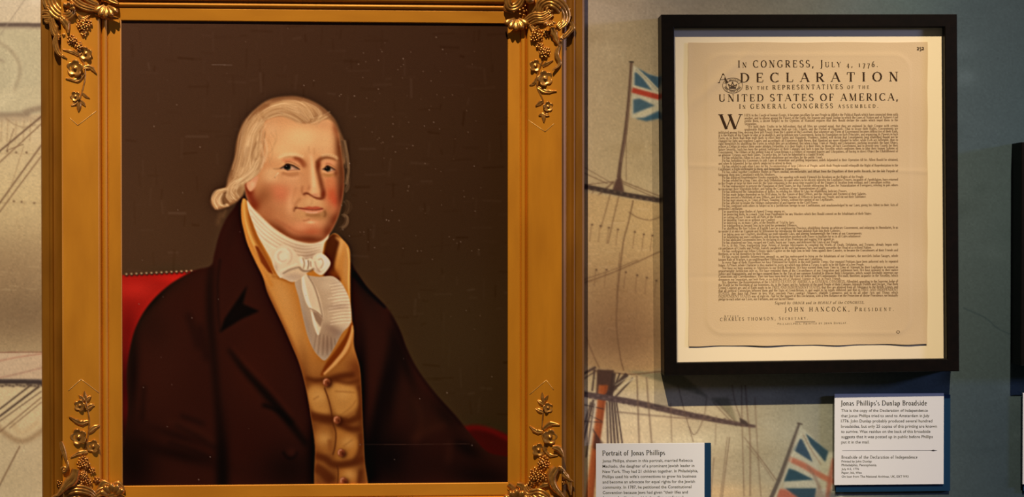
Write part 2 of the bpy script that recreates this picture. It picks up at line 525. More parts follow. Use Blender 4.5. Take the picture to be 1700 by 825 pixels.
    p.S([(1386, 762), (1380, 790), (1374, 830)], 8, (148, 84, 62), 1.6, 0.9)
    p.S([(1340, 774), (1352, 790), (1362, 812)], 4, (112, 84, 66), 1.6, 0.7)
    p.FP([(1310, 778), (1322, 782), (1352, 797), (1302, 800)], (40, 62, 68), 1.0)
    p.FP([(1304, 811), (1356, 811), (1354, 836), (1330, 834)], (44, 62, 68), 1.0)
    p.FP([(1294, 812), (1306, 813), (1328, 828), (1330, 850), (1284, 850)], (156, 86, 64), 1.5)
    p.FP([(1360, 800), (1372, 830), (1360, 850), (1352, 830)], (130, 110, 88), 1.5, 0.8)
    p.S([(1328, 703), (1314, 742), (1296, 792), (1280, 830), (1270, 860)], [4, 5.5, 6.5, 7, 7], (84, 72, 60), 0.7)
    p.S([(1326, 716), (1310, 766), (1292, 816)], 1.6, (138, 122, 100), 0.6, 0.8)
    p.S([(1324, 703), (1333, 705)], 2.4, (74, 62, 50), 0.5)
    p.S([(1332, 716), (1306, 784), (1286, 830)], 2, (176, 164, 134), 0.8, 0.8)
    p.B(1384, 822, 10, 8, (60, 58, 56), 0.7)
    # hairline crack in the far right of the print
    p.S([(1600, 512), (1636, 528), (1656, 545), (1680, 556), (1705, 562)], 1.3, (36, 48, 50), 0.6, 0.8)
    p.speckle(0.018, 3)
    p.speckle(0.02, 4, 2)
    return p


mural = paint_mural()
dense = [-420 + 1.5 * i for i in range(1454)]
xs = [-1500.0, -800.0] + [x for i, x in enumerate(dense) if -60 < x < 96 or x > 946 or i % (6 if x < 0 else 24) == 0] + [2100.0, 3200.0]
ys = [-1500.0, -500.0] + [-60 + 1.5 * i for i in range(634)] + [1300.0, 1970.0]
S_ = DIST / FPX                                             # metres per pixel on the wall
wx = (np.array(xs) - 758) * S_
wz = 1.5 - (np.array(ys) - 395) * S_
GX, GZ = np.meshgrid(wx, wz)
wv = np.stack([GX, np.zeros_like(GX), GZ], -1).reshape(-1, 3)
qx, qy = project(wv)
wl = np.stack([np.interp(qx, [-60, 1000, 1250, 1650], c) for c in ((.74, .69, .92, .98), (.60, .56, .76, .80), (.40, .39, .59, .58))], -1)
wc = pigment(mural.sample(qx, qy), wl)
m_wall = mat('printed_wall_covering', (0.5, 0.5, 0.5), 0.8, spec=0.15, attr='paint', bump=(700, 0.08, 0.0004))
wall = obj('wall_back', wv, grid_faces(len(ys), len(xs)), m_wall, colors=wc)
props(wall, 'wall covered with a printed mural of ships and flags', kind='structure')

# ------------------------------------------------------------------ the oil portrait
def paint_portrait():
    p = Painter(192, 26, 854, 818, 1.1, (64, 44, 28))
    rg = np.random.default_rng(21)
    F, FP, S, B = p.F, p.FP, p.S, p.B
    # background
    u = ((p.X - 205) / 636)[..., None] * np.ones((p.H, 1, 1))
    v = ((p.Y - 38) / 767)[..., None] * np.ones((1, p.W, 1))
    tl, tr, bl, br = [np.array(c, float) for c in ((68, 44, 28), (52, 29, 13), (72, 46, 24), (46, 31, 12))]
    p.img[:] = (tl * (1 - u) + tr * u) * (1 - v) + (bl * (1 - u) + br * u) * v
    B(260, 380, 120, 120, (78, 52, 30), 0.5)
    B(330, 300, 60, 100, (66, 40, 21), 0.5)
    B(640, 240, 90, 160, (60, 38, 20), 0.45)
    B(740, 560, 110, 120, (60, 44, 20), 0.5)
    B(700, 90, 180, 60, (54, 32, 18), 0.4)
    for _ in range(700):
        x, y = rg.uniform(205, 840), rg.uniform(38, 800)
        S([(x, y), (x + rg.uniform(-3, 3), y + rg.uniform(8, 40))] if rg.random() < 0.5 else [(x, y), (x + rg.uniform(8, 40), y + rg.uniform(-3, 3))],
          rg.uniform(1.5, 4), p.img[int((y - 26) / 1.1), int((x - 192) / 1.1)] + rg.normal(0, 6), 1.2, 0.5)

    # red chair back with brass nails, red arm at the right
    FP([(190, 458), (260, 455), (330, 450), (350, 470), (300, 500), (250, 560), (232, 640), (226, 720), (190, 720)], (150, 24, 15), 1.0)
    B(222, 480, 34, 18, (190, 36, 24), 0.85)
    B(290, 462, 34, 8, (190, 32, 20), 0.7)
    B(212, 545, 20, 34, (118, 16, 10), 0.85)
    B(208, 640, 24, 70, (58, 8, 6), 0.97)
    B(206, 720, 18, 40, (34, 8, 5), 0.95)
    for i in range(14):
        x = 210 + i * 8.3
        B(x + 0.6, 455.6 - i * 0.42 + 1, 3, 2.6, (44, 24, 14), 0.9)
        B(x, 455 - i * 0.42, 1.9, 1.7, (168, 122, 82), 0.95)
    F([(752, 724), (768, 712), (790, 709), (815, 714), (848, 730), (848, 780), (800, 762), (770, 742)], (58, 9, 5), 2.0)
    S([(764, 714), (790, 710), (818, 716), (850, 732)], 8, (88, 12, 7), 2.5, 0.9)

    # ---- coat
    coat = [(404, 322), (392, 342), (376, 364), (364, 392), (356, 424), (350, 442), (322, 450), (284, 472), (254, 500), (232, 532), (219, 568),
            (211, 620), (213, 680), (206, 740), (200, 830), (860, 830), (860, 768), (812, 752), (786, 726), (756, 690), (722, 652), (694, 614), (676, 580),
            (664, 548), (648, 518), (632, 500), (610, 478), (592, 452), (574, 430), (520, 420), (450, 400)]
    CM = p.mask(coat, 1.4)
    p.img = p.img * (1 - CM[..., None]) + np.array((46, 17, 9)) * CM[..., None]
    for cx, cy, rx, ry, c, a, ang in (
            (270, 600, 50, 110, (54, 22, 12), .8, 8), (250, 540, 30, 40, (40, 17, 9), .7, -30), (420, 610, 40, 70, (54, 19, 9), .8, 0), (330, 500, 30, 40, (50, 18, 9), .7, 0),
            (440, 560, 22, 60, (50, 17, 8), .8, -25), (405, 740, 60, 50, (44, 14, 7), .7, 0), (385, 420, 22, 50, (46, 15, 8), .8, 15), (400, 370, 12, 30, (50, 18, 8), .6, 10),
            (221, 620, 10, 70, (20, 8, 5), .8, 2), (245, 505, 40, 9, (22, 9, 5), .7, -42), (220, 770, 40, 60, (14, 6, 4), .85, 0), (480, 780, 50, 40, (20, 8, 5), .85, 0),
            (370, 780, 12, 80, (14, 6, 4), .8, 0), (625, 560, 22, 70, (44, 18, 10), .8, -12), (612, 500, 14, 40, (36, 15, 9), .7, -25), (600, 640, 10, 90, (14, 6, 4), .9, 0),
            (650, 640, 16, 90, (12, 5, 4), .9, 10), (640, 760, 60, 50, (10, 5, 4), .95, 0), (690, 680, 26, 50, (38, 17, 9), .8, -30), (720, 705, 40, 12, (44, 19, 9), .75, -28),
            (745, 760, 50, 30, (36, 13, 7), .8, 20), (700, 770, 30, 26, (32, 12, 7), .7, 0), (800, 790, 60, 24, (16, 7, 5), .9, 10), (670, 600, 10, 50, (18, 8, 5), .8, -22),
            (610, 470, 16, 34, (14, 8, 6), .9, -38), (740, 690, 14, 40, (20, 9, 5), .7, -40), (775, 745, 30, 14, (14, 6, 4), .85, 32), (520, 760, 12, 60, (12, 5, 3), .8, 0),
            (300, 755, 70, 12, (18, 7, 4), .7, 14), (300, 725, 50, 8, (26, 10, 6), .6, 18), (330, 700, 40, 20, (48, 18, 10), .5, 20)):
        B(cx, cy, rx, ry, c, a, ang, CM)
    K = (12, 6, 4)
    S([(352, 440), (349, 480), (350, 532), (356, 600), (361, 660), (366, 720), (370, 810)], [5, 9, 10, 8, 8, 10, 14], K, 4, 0.8, CM)
    S([(312, 520), (322, 550), (330, 580)], 7, (26, 10, 6), 4, 0.8, CM)
    S([(332, 540), (345, 600)], 8, (22, 8, 5), 4, 0.7, CM)
    FP([(411, 474), (404, 505), (431, 517), (402, 530), (365, 553), (373, 530)], K, 2.0, 0.95, CM)
    S([(366, 552), (363, 520), (362, 470), (366, 430)], 3, (24, 10, 6), 2.2, 0.8, CM)
    S([(380, 580), (406, 615), (444, 657), (480, 700), (510, 740)], [4, 8, 12, 12, 8], K, 3, 0.9, CM)
    S([(436, 672), (462, 682), (486, 705)], 7, K, 2.5, 0.85, CM)
    S([(386, 576), (412, 606), (450, 646), (486, 690)], 3, (64, 24, 12), 2.5, 0.5, CM)
    S([(470, 750), (478, 760), (488, 760), (494, 750)], 5, (14, 6, 4), 2, 0.9, CM)
    B(484, 750, 10, 8, (52, 20, 11), 0.6, 0, CM)
    for q in ([(290, 705), (330, 725), (360, 745)], [(280, 735), (320, 748), (350, 762)], [(300, 690), (340, 705)], [(240, 640), (236, 700)]):
        S(q, 6, (18, 8, 5), 3, 0.6, CM)
    for q in ([(280, 700), (330, 716), (355, 736)], [(690, 660), (700, 700), (690, 740)], [(740, 705), (720, 712), (684, 730)], [(748, 730), (744, 770)]):
        S(q, 6, (58, 25, 13), 4, 0.6, CM)
    S([(655, 540), (648, 600), (634, 660), (622, 730), (616, 800)], [4, 9, 14, 20, 26], (8, 4, 4), 5, 0.85, CM)
    S([(586, 452), (604, 474), (622, 492), (642, 510)], 8, (12, 8, 7), 2, 0.9, CM)
    S([(650, 520), (668, 560), (690, 606), (730, 660), (770, 706)], 6, (14, 7, 5), 3, 0.8, CM)
    B(388, 380, 10, 40, (38, 13, 7), 0.5, 18, CM)

    # ---- buff waistcoat
    vest = [(404, 330), (401, 345), (402, 366), (406, 384), (412, 406), (424, 433), (437, 460), (445, 486), (459, 516), (472, 543), (486, 575), (498, 604), (508, 640),
            (517, 690), (524, 740), (530, 830), (606, 830), (605, 760), (602, 700), (600, 650), (597, 610), (588, 575), (587, 546), (583, 520), (582, 470), (582, 432), (580, 412), (569, 398),
            (556, 388), (540, 400), (500, 430), (440, 400), (420, 360), (412, 336)]
    VM = p.mask(vest, 0.9)
    p.img = p.img * (1 - VM[..., None]) + np.array((188, 122, 50)) * VM[..., None]
    for cx, cy, rx, ry, c, a, ang in (
            (470, 490, 15, 50, (204, 142, 68), .8, -20), (498, 556, 12, 40, (208, 144, 66), .7, -25), (560, 560, 30, 50, (164, 96, 34), .5, 0),
            (556, 640, 60, 20, (134, 66, 22), .9, 0), (520, 600, 20, 16, (190, 122, 48), .8, 0), (590, 615, 16, 24, (104, 44, 14), .95, 0),
            (550, 690, 60, 100, (142, 82, 28), .85, 0), (603, 700, 12, 120, (74, 32, 9), .95, 0), (513, 690, 10, 90, (90, 42, 13), .95, -6), (560, 800, 50, 24, (92, 44, 14), .9, 0)):
        B(cx, cy, rx, ry, c, a, ang, VM)
    S([(406, 392), (424, 436), (440, 478), (466, 534), (490, 590), (506, 640)], [3, 7, 8, 9, 11, 12], (118, 58, 18), 2.4, 0.85, VM)
    # left standing collar
    S([(402, 338), (405, 370), (414, 404), (432, 440), (452, 476)], [5, 8, 9, 9, 6], (190, 120, 46), 1.6, 0.9, VM)
    S([(405, 332), (408, 366), (420, 402), (440, 436), (460, 462)], [2, 3, 4, 4, 3], (226, 160, 78), 1.0, 0.8, VM)
    S([(413, 340), (416, 366), (426, 396), (444, 430), (458, 456)], [4, 5, 6, 5, 3], (158, 88, 30), 1.2, 0.85, VM)
    FP([(423, 408), (429, 410), (440, 428), (450, 446), (455, 457), (446, 452), (434, 436)], (122, 52, 14), 1.2, 0.95, VM)
    S([(452, 458), (466, 462), (488, 470)], 5, (160, 96, 36), 1.8, 0.8, VM)
    # right collar
    F([(546, 390), (556, 388), (566, 398), (560, 420), (556, 446), (566, 466), (548, 470), (536, 452), (538, 420)], (82, 36, 10), 2.0, 1.0, VM)
    B(556, 456, 9, 10, (140, 70, 20), .7, 0, VM)
    S([(558, 394), (570, 404), (576, 420), (575, 450), (578, 480)], [3, 8, 8, 8, 6], (186, 126, 58), 1.8, 0.9, VM)
    S([(577, 412), (580, 434), (579, 470), (581, 500)], 2, (218, 156, 80), 0.8, 0.8, VM)
    B(566, 410, 4, 16, (200, 144, 74), .7, 10, VM)
    # lower waistcoat: puffed front between the buttons
    B(555, 720, 60, 90, (108, 56, 18), 0.75, 0, VM)
    for q, c, hx, hy in (([(511, 648), (524, 640), (538, 645), (545, 665), (549, 686), (535, 690), (520, 683), (513, 667)], (182, 122, 52), 530, 658),
                         ([(545, 642), (560, 636), (584, 640), (595, 652), (594, 674), (580, 688), (561, 691), (553, 680), (546, 660)], (186, 126, 54), 570, 654),
                         ([(526, 714), (539, 706), (551, 714), (553, 744), (545, 755), (531, 746), (525, 730)], (152, 92, 34), 538, 728),
                         ([(557, 712), (572, 716), (589, 724), (596, 741), (588, 757), (572, 766), (560, 764), (557, 740)], (168, 104, 38), 578, 734),
                         ([(563, 779), (577, 776), (590, 785), (594, 800), (590, 815), (563, 815)], (158, 92, 30), 580, 788)):
        F(q, c, 3.0, 0.95, VM)
        B(hx, hy, 13, 11, (204, 146, 70), 0.65, 0, VM)
    D = (100, 46, 14)
    for q, wd in (([(508, 628), (524, 632), (540, 630)], 6), ([(540, 634), (562, 626), (590, 622)], 9), ([(556, 630), (578, 636), (598, 632)], 4),
                  ([(512, 690), (530, 694), (556, 698)], 12), ([(560, 698), (580, 700), (602, 690)], 9), ([(562, 702), (582, 712), (600, 712)], 8),
                  ([(520, 756), (540, 762), (556, 772), (590, 768), (606, 760)], 10), ([(522, 776), (536, 784), (552, 800)], 14), ([(596, 640), (600, 670), (596, 690)], 5),
                  ([(600, 720), (598, 750), (588, 768)], 5), ([(600, 780), (597, 805)], 6)):
        S(q, wd * 1.15, (84, 36, 10), 2.6, 0.85, VM)
    for q in ([(539, 644), (546, 664), (551, 686), (552, 700), (558, 718), (557, 740), (553, 756)], [(560, 772), (562, 784), (561, 806)]):
        S(q, 1.8, (88, 42, 14), 0.9, 0.9, VM)
    S([(548, 730), (549, 750)], 7, (136, 76, 28), 2, 0.7, VM)
    for q in ([(520, 664), (530, 658)], [(556, 650), (590, 652)], [(566, 690), (584, 676), (592, 664)], [(578, 694), (590, 686)], [(570, 742), (586, 730)]):
        S(q, 2, (150, 92, 36), 1.2, 0.6, VM)
    for x, y in ((542.6, 635), (560, 697.5), (566.8, 752), (570.5, 799)):
        B(x + 3, y + 2, 6.5, 7, (60, 24, 8), 0.9, 0, VM)
        F([(x + 6 * math.cos(a), y + 6.6 * math.sin(a)) for a in np.linspace(0, 6.28, 9)[:-1]], (136, 70, 32), 0.9, 1, VM)
        B(x + 2.5, y + 1.5, 3, 4, (80, 34, 12), 0.8, 0, VM)
        S([(x - 4, y + 3), (x - 3.6, y - 3), (x + 1, y - 5)], 2, (196, 130, 82), 0.8, 0.9, VM)
    # V opening
    S([(585, 536), (580, 556), (566, 580), (546, 606), (534, 624)], [5, 9, 11, 10, 4], (122, 54, 12), 1.4, 0.95, VM)
    S([(586, 540), (585, 556), (574, 582), (558, 602), (538, 622)], [3, 7, 7, 6, 3], (208, 142, 72), 1.2, 0.95, VM)
    S([(588, 552), (580, 582), (562, 606)], 3, (150, 84, 28), 1.4, 0.8, VM)

    # ---- linen: stock, ruffle, bow
    ruff = [(490, 466), (506, 458), (530, 460), (552, 459), (566, 469), (575, 484), (581, 500), (584, 526), (581, 540), (568, 554), (556, 576), (541, 598), (530, 592),
            (520, 578), (511, 556), (504, 528), (497, 496)]
    RM = p.mask(ruff, 0.8)
    p.img = p.img * (1 - RM[..., None]) + np.array((188, 156, 114)) * RM[..., None]
    for cx, cy, rx, ry, c, a, ang in ((565, 495, 16, 24, (222, 192, 146), .9, 0), (566, 530, 16, 16, (218, 188, 140), .9, 0), (545, 572, 24, 24, (142, 108, 76), .95, 0), (556, 550, 20, 8, (146, 112, 82), .8, 30),
                                      (510, 540, 9, 40, (164, 132, 96), .9, -15), (562, 509, 20, 5, (168, 136, 102), .7, -4), (520, 570, 9, 16, (170, 136, 98), .7, -25), (498, 480, 6, 20, (184, 152, 112), .8, -10),
                                      (545, 474, 14, 10, (206, 176, 132), .7, 0)):
        B(cx, cy, rx, ry, c, a, ang, RM)
    for i in range(26):
        y = 468 + i * 2.7
        S([(548 + rg.uniform(-4, 6), y + 4), (566, y + 1), (584, y)], 1.1, (236, 208, 162) if i % 2 else (176, 142, 104), 0.6, 0.55, RM)
    for i in range(12):
        S([(526 + i * 3, 552 + i), (520 + i * 4, 590)], 1.2, (182, 146, 110) if i % 2 else (120, 90, 64), 0.8, 0.5, RM)
    # hanging tie end
    F([(501, 449), (510, 456), (521, 470), (531, 492), (537, 520), (537, 530), (529, 557), (522, 540), (516, 516), (508, 500), (502, 474)], (216, 186, 140), 0.8)
    FP([(518, 516), (528, 520), (537, 530), (533, 544), (524, 532)], (150, 116, 82), 1.2, 0.9)
    S([(518, 518), (523, 538), (529, 556)], [2, 5, 2], (230, 202, 156), 0.8, 0.95)
    S([(503, 456), (506, 480), (512, 502), (518, 514)], [3, 7, 6, 2], (238, 212, 166), 1.0, 0.9)
    S([(511, 457), (522, 476), (530, 500), (536, 526)], 1.8, (130, 98, 68), 1.0, 0.8)
    S([(514, 512), (526, 518), (537, 528)], 1.6, (140, 106, 74), 0.8, 0.8)
    # stock round the neck
    stock = [(411, 333), (420, 342), (432, 352), (454, 376), (478, 391), (498, 398), (517, 402), (533, 398), (546, 388), (545, 396), (539, 404), (536, 420), (530, 440), (515, 450),
             (490, 468), (474, 464), (463, 458), (457, 448), (450, 430), (440, 412), (430, 394), (421, 372), (413, 350)]
    SM = p.mask(stock, 0.8)
    p.img = p.img * (1 - SM[..., None]) + np.array((214, 182, 134)) * SM[..., None]
    for cx, cy, rx, ry, c, a, ang in ((440, 384, 14, 26, (232, 206, 160), .8, -40), (500, 412, 24, 8, (186, 152, 112), .8, 8), (518, 424, 18, 8, (172, 136, 100), .8, 5), (528, 406, 12, 6, (206, 176, 134), .7, -20),
                                      (488, 460, 20, 8, (186, 154, 116), .8, 0), (508, 432, 12, 8, (166, 132, 98), .8, 0), (455, 410, 12, 14, (226, 200, 154), .7, 0)):
        B(cx, cy, rx, ry, c, a, ang, SM)
    for i in range(9):
        o = i * 5
        S([(414 + o * .25, 342 + o * 1.1), (432 + o * .35, 364 + o * 1.05), (462 + o * .4, 390 + o * .8), (500 + o * .2, 406 + o * .55), (536, 404 + o * .4)], 1.6, (176, 142, 102) if i % 2 else (240, 216, 172), 1.1, 0.5, SM)
    # bow
    def lobe(pts, c):
        F(pts, c, 0.9)
        return p.mask(pts, 0.9)
    L = lobe([(455, 424), (460, 412), (472, 407), (484, 412), (494, 424), (498, 436), (496, 446), (484, 450), (472, 456), (466, 462), (459, 450), (454, 438)], (218, 190, 144))
    B(470, 424, 13, 13, (232, 206, 162), .9, 0, L)
    B(486, 452, 14, 5, (168, 136, 98), .8, -15, L)
    B(457, 446, 5, 10, (180, 146, 106), .6, 0, L)
    for r, a0, a1, c in ((12, 100, 330, (244, 222, 180)), (8, 40, 260, (176, 142, 104)), (6, -60, 140, (240, 216, 174)), (15, -60, 60, (184, 150, 110))):
        S([(470 + r * math.cos(math.radians(a)), 426 + r * math.sin(math.radians(a))) for a in np.linspace(a0, a1, 7)], 1.9, c, 1.2, 0.5, L)
    S([(470, 455), (482, 448), (497, 444)], 2, (146, 114, 82), 1.0, 0.8)
    S([(466, 450), (480, 444), (494, 438)], 1.6, (238, 212, 168), 1.0, 0.7, L)
    Rb = lobe([(519, 430), (524, 423), (531, 420), (541, 425), (549, 436), (545, 447), (535, 457), (526, 454), (520, 446)], (222, 194, 148))
    B(536, 432, 8, 8, (236, 212, 168), .8, 0, Rb)
    B(528, 450, 8, 5, (186, 152, 112), .7, 0, Rb)
    for q, c in (([(526, 428), (532, 424), (540, 430), (540, 442), (532, 450)], (240, 216, 172)), ([(529, 432), (534, 430), (537, 437), (533, 446)], (172, 138, 100)), ([(523, 434), (526, 444), (532, 452)], (180, 146, 108))):
        S(q, 1.6, c, 0.8, 0.8, Rb)
    Kn = lobe([(496, 428), (502, 426), (508, 431), (516, 429), (521, 434), (519, 444), (512, 448), (504, 448), (498, 440)], (226, 198, 152))
    for q, c in (([(503, 428), (506, 438), (504, 447)], (160, 126, 90)), ([(512, 432), (513, 440), (511, 448)], (140, 108, 76)), ([(500, 430), (502, 438)], (244, 222, 180)), ([(509, 432), (509, 441)], (240, 218, 176)), ([(516, 434), (517, 444)], (170, 134, 98))):
        S(q, 2, c, 0.8, 0.85, Kn)
    S([(497, 444), (504, 450), (516, 450), (522, 446)], 3, (124, 94, 66), 1.2, 0.7)

    # ---- head: hair mass first
    hair = [(482, 161), (450, 166), (428, 180), (409, 199), (400, 216), (394, 238), (391, 262), (386, 278), (379, 298), (375, 312), (360, 318), (351, 332), (354, 343), (362, 348), (378, 343), (392, 336),
            (402, 326), (410, 312), (430, 300), (470, 290), (540, 280), (572, 272), (575, 252), (570, 233), (564, 218), (556, 200), (543, 186), (526, 173), (505, 164)]
    F([(x, y) for x, y in hair], (150, 102, 58), 1.8)
    HM = p.mask(hair, 1.6)
    for cx, cy, rx, ry, c, a, ang in ((482, 180, 50, 14, (186, 142, 92), .9, 0), (420, 230, 20, 40, (196, 152, 98), .9, 15), (412, 280, 20, 24, (206, 166, 112), .9, 0), (400, 300, 16, 18, (188, 144, 94), .8, 0),
                                      (395, 320, 12, 14, (160, 116, 70), .8, 0), (362, 332, 9, 14, (200, 156, 104), .8, 0), (376, 332, 8, 12, (120, 80, 44), .8, 0), (536, 190, 16, 16, (150, 106, 64), .8, 0), (566, 250, 8, 40, (90, 56, 30), .9, 0),
                                      (394, 250, 6, 40, (134, 86, 44), .8, 5), (445, 175, 24, 8, (150, 96, 52), .7, -25)):
        B(cx, cy, rx, ry, c, a, ang, HM)
    # ---- face
    face = [(432, 214), (446, 198), (470, 194), (494, 203), (512, 206), (536, 200), (552, 202), (561, 218), (565, 240), (568, 262), (571, 284), (571.5, 305), (570, 322), (567, 340), (563, 356), (557, 371), (550, 384),
            (542, 394), (532, 401), (517, 404.5), (498, 401), (478, 393), (454, 377.5), (430, 355), (418, 342), (410, 328), (408, 308), (416, 298), (428, 290), (434, 276), (433, 250), (430, 230)]
    FM = p.mask(face, 1.3)
    p.img = p.img * (1 - FM[..., None]) + np.array((198, 134, 80)) * FM[..., None]
    for cx, cy, rx, ry, c, a, ang in (
            (500, 228, 48, 28, (224, 178, 116), .95, 0), (470, 250, 30, 20, (222, 174, 112), .8, 0), (540, 236, 16, 24, (216, 166, 106), .7, 0), (450, 215, 16, 14, (212, 162, 106), .7, 0),
            (536, 206, 16, 9, (200, 140, 88), .6, 15), (452, 296, 14, 10, (224, 176, 116), .8, 0), (452, 286, 14, 8, (214, 164, 106), .8, 0),
            (480, 300, 26, 14, (208, 146, 92), .8, 0), (464, 323, 24, 16, (198, 110, 66), .9, 10), (462, 316, 14, 8, (208, 120, 74), .6, 0), (440, 325, 16, 20, (162, 98, 52), .85, 0),
            (430, 335, 12, 18, (140, 74, 36), .92, 30), (446, 352, 20, 16, (170, 100, 54), .85, 35), (470, 362, 20, 18, (186, 116, 66), .85, 30), (484, 336, 9, 20, (222, 158, 102), .8, 10), (497, 338, 9, 12, (204, 142, 86), .7, 0),
            (520, 336, 20, 9, (206, 150, 92), .8, 0), (515, 334, 8, 6, (214, 158, 98), .6, 0), (505, 357, 16, 8, (200, 140, 82), .8, 0), (530, 360, 14, 8, (168, 112, 60), .8, 0), (540, 354, 8, 8, (160, 106, 56), .7, 0),
            (517, 372, 20, 9, (210, 136, 84), .9, 0), (516, 369, 8, 2.6, (228, 170, 112), .9, 0), (515, 385, 30, 9, (182, 94, 52), .95, 0), (512, 397, 38, 8, (118, 56, 27), .95, 4), (468, 383, 30, 9, (130, 68, 34), .95, 32),
            (486, 380, 16, 8, (196, 118, 70), .7, 22), (545, 384, 10, 14, (120, 56, 26), .95, 35), (556, 364, 11, 20, (110, 50, 22), .95, 20), (551, 320, 12, 22, (184, 82, 42), .95, 0), (548, 304, 10, 12, (194, 114, 64), .8, 0),
            (556, 335, 7, 12, (190, 74, 40), .8, 10), (567, 320, 8, 36, (96, 38, 17), .97, 3), (568, 285, 9, 30, (96, 50, 23), .97, 0), (565, 244, 9, 36, (100, 50, 21), .97, -4), (558, 216, 6, 12, (150, 86, 46), .8, -20),
            (550, 346, 8, 10, (180, 110, 62), .7, 0), (414, 318, 9, 16, (128, 48, 20), .9, -10), (422, 340, 9, 8, (136, 60, 26), .9, 40), (418, 330, 6, 14, (120, 44, 20), .7, -30), (500, 376, 12, 7, (214, 138, 86), .6, 10)):
        B(cx, cy, rx, ry, c, a, ang, FM)
    # brow ridge and eye sockets
    S([(462, 262), (474, 258), (490, 258), (504, 262)], [3, 6, 7, 4], (228, 184, 124), 1.8, 0.8, FM)
    S([(470, 263), (484, 261), (498, 266)], [1.5, 3, 3], (172, 116, 66), 1.4, 0.7, FM)
    for i in range(22):
        x = 462 + i * 1.9
        y = 259.5 - 2.6 * math.sin(i / 21 * 3.1)
        S([(x, y + 1), (x + 3, y - 1.6)], 1.0, (228, 186, 130) if i % 2 else (180, 130, 78), 0.6, 0.35)
    F([(468, 266), (482, 263), (494, 264), (504, 270), (508, 278), (500, 274), (488, 269), (474, 270)], (196, 122, 74), 1.6, 0.8, FM)
    S([(488, 262), (499, 266), (507, 277)], [4, 7, 6], (140, 72, 36), 2.0, 0.9, FM)
    B(505, 272, 5, 7, (156, 88, 46), .7, -30, FM)
    S([(526, 272), (531, 266), (540, 262), (550, 263), (559, 266)], [6, 6, 5, 4, 3], (126, 72, 36), 1.6, 0.85, FM)
    S([(534, 259), (544, 257), (556, 260), (561, 265)], 4, (206, 160, 104), 1.5, 0.7, FM)
    for i in range(12):
        x = 533 + i * 2.2
        S([(x, 261 - 2 * math.sin(i / 11 * 3)), (x + 3, 259.5 - 2 * math.sin(i / 11 * 3))], 0.9, (200, 156, 102) if i % 2 else (140, 92, 50), 0.6, 0.35)
    B(547, 270, 10, 4, (206, 134, 84), .9, 0, FM)
    B(529, 274, 4, 9, (128, 58, 28), .9, 8, FM)
    # eyes
    for (cx, cy, r, xa, ya, xb, yb, top, low) in ((477.4, 277.9, 5.6, 465.5, 280.5, 498.5, 282, 272.9, 284.0), (544, 280.6, 5.3, 535.5, 282, 558, 283, 276.0, 286.4)):
        up = [(xa, ya), (xa + .22 * (xb - xa), top + 3), (cx, top), (cx + .5 * (xb - cx), top + 2.6), (xb, yb)]
        lo = [(xb, yb), (cx + .45 * (xb - cx), low - 1.0), (cx, low), (xa + .3 * (xb - xa), low - 1.6), (xa, ya)]
        E = p.mask(up + lo[1:-1], 0.7)
        p.img = p.img * (1 - E[..., None]) + np.array((186, 144, 102)) * E[..., None]
        B(cx - 9, cy + 1, 4, 4, (216, 182, 140), .8, 0, E)
        B(cx + 10, cy + 2, 5, 4, (196, 140, 100), .7, 0, E)
        circ = lambda rr: [(cx + rr * math.cos(a), cy + rr * math.sin(a)) for a in np.linspace(0, 6.283, 13)[:-1]]
        F(circ(r), (66, 50, 28), 0.7, 1, E)
        F(circ(r * .98), (34, 26, 16), 1.0, 0.55, E)
        B(cx + 1, cy + 3, 3.0, 1.6, (112, 96, 62), .7, 0, E)
        F(circ(r * .58), (12, 8, 5), 0.8, 1, E)
        S(up, 5, (70, 40, 22), 1.6, 0.6, E)
        B(cx - 2, cy - 2.0, 0.9, 0.8, (196, 172, 140), .7, 0, E)
        S(up, [1.2, 2.2, 2.8, 2.0, 1.2], (72, 38, 19), 0.7, 0.85)
        S([(x, y - 4.2) for x, y in up[1:]], [1, 1.8, 1.4], (146, 84, 46), 0.9, 0.75)
        S(lo, [1.2, 1.6, 1.4, 1.2], (164, 98, 58), 0.7, 0.75)
        S([(x, y + 2.4) for x, y in lo], 1.6, (220, 168, 116), 0.8, 0.5)
        S([(xb - 2, yb + 5), (cx + 3, low + 5), (cx - 8, low + 3)], 3, (160, 100, 56), 1.6, 0.6)
    B(482, 290, 16, 4, (184, 122, 72), .6, -4)
    B(546, 291, 10, 3, (168, 112, 56), .7, 0)
    B(558, 287, 4, 7, (120, 62, 30), .8, 0, FM)
    S([(454, 280.5), (460, 281), (467, 280)], [0.8, 1.4, 1.6], (134, 88, 48), 0.8, 0.6)
    S([(456, 296), (460, 290)], 1.2, (150, 98, 54), 0.6, 0.7)
    S([(457, 294), (463, 287)], 1.2, (240, 204, 150), 0.6, 0.7)
    S([(500, 330), (492, 338), (487, 350)], 3.4, (166, 100, 54), 2.0, 0.6)
    S([(468, 288), (482, 292), (496, 290)], 2.4, (170, 108, 62), 1.6, 0.6)
    S([(470, 293), (484, 297), (498, 295)], 3, (216, 158, 104), 2.0, 0.5)
    S([(513, 244), (514, 256)], 2, (190, 134, 82), 1.2, 0.5)
    S([(522, 246), (523, 258)], 2, (186, 128, 76), 1.2, 0.5)
    # nose
    S([(515, 256), (517, 270), (519, 286), (521, 302), (522, 314)], [6, 7, 9, 11, 13], (220, 164, 106), 2.6, 0.85, FM)
    S([(517, 258), (519, 276), (521, 296), (522, 312)], [2, 3, 4, 6], (232, 180, 122), 1.8, 0.7, FM)
    S([(512, 262), (511, 276), (508, 292), (504, 306)], 6, (196, 132, 78), 3, 0.6, FM)
    FP([(526, 268), (529, 270), (532, 286), (537, 304), (540, 320), (539, 329), (533, 331), (533, 320), (530, 302), (526.5, 286), (524.5, 276)], (112, 52, 23), 2.2, 0.85)
    B(537, 322, 4, 8, (120, 46, 20), .8, 0, FM)
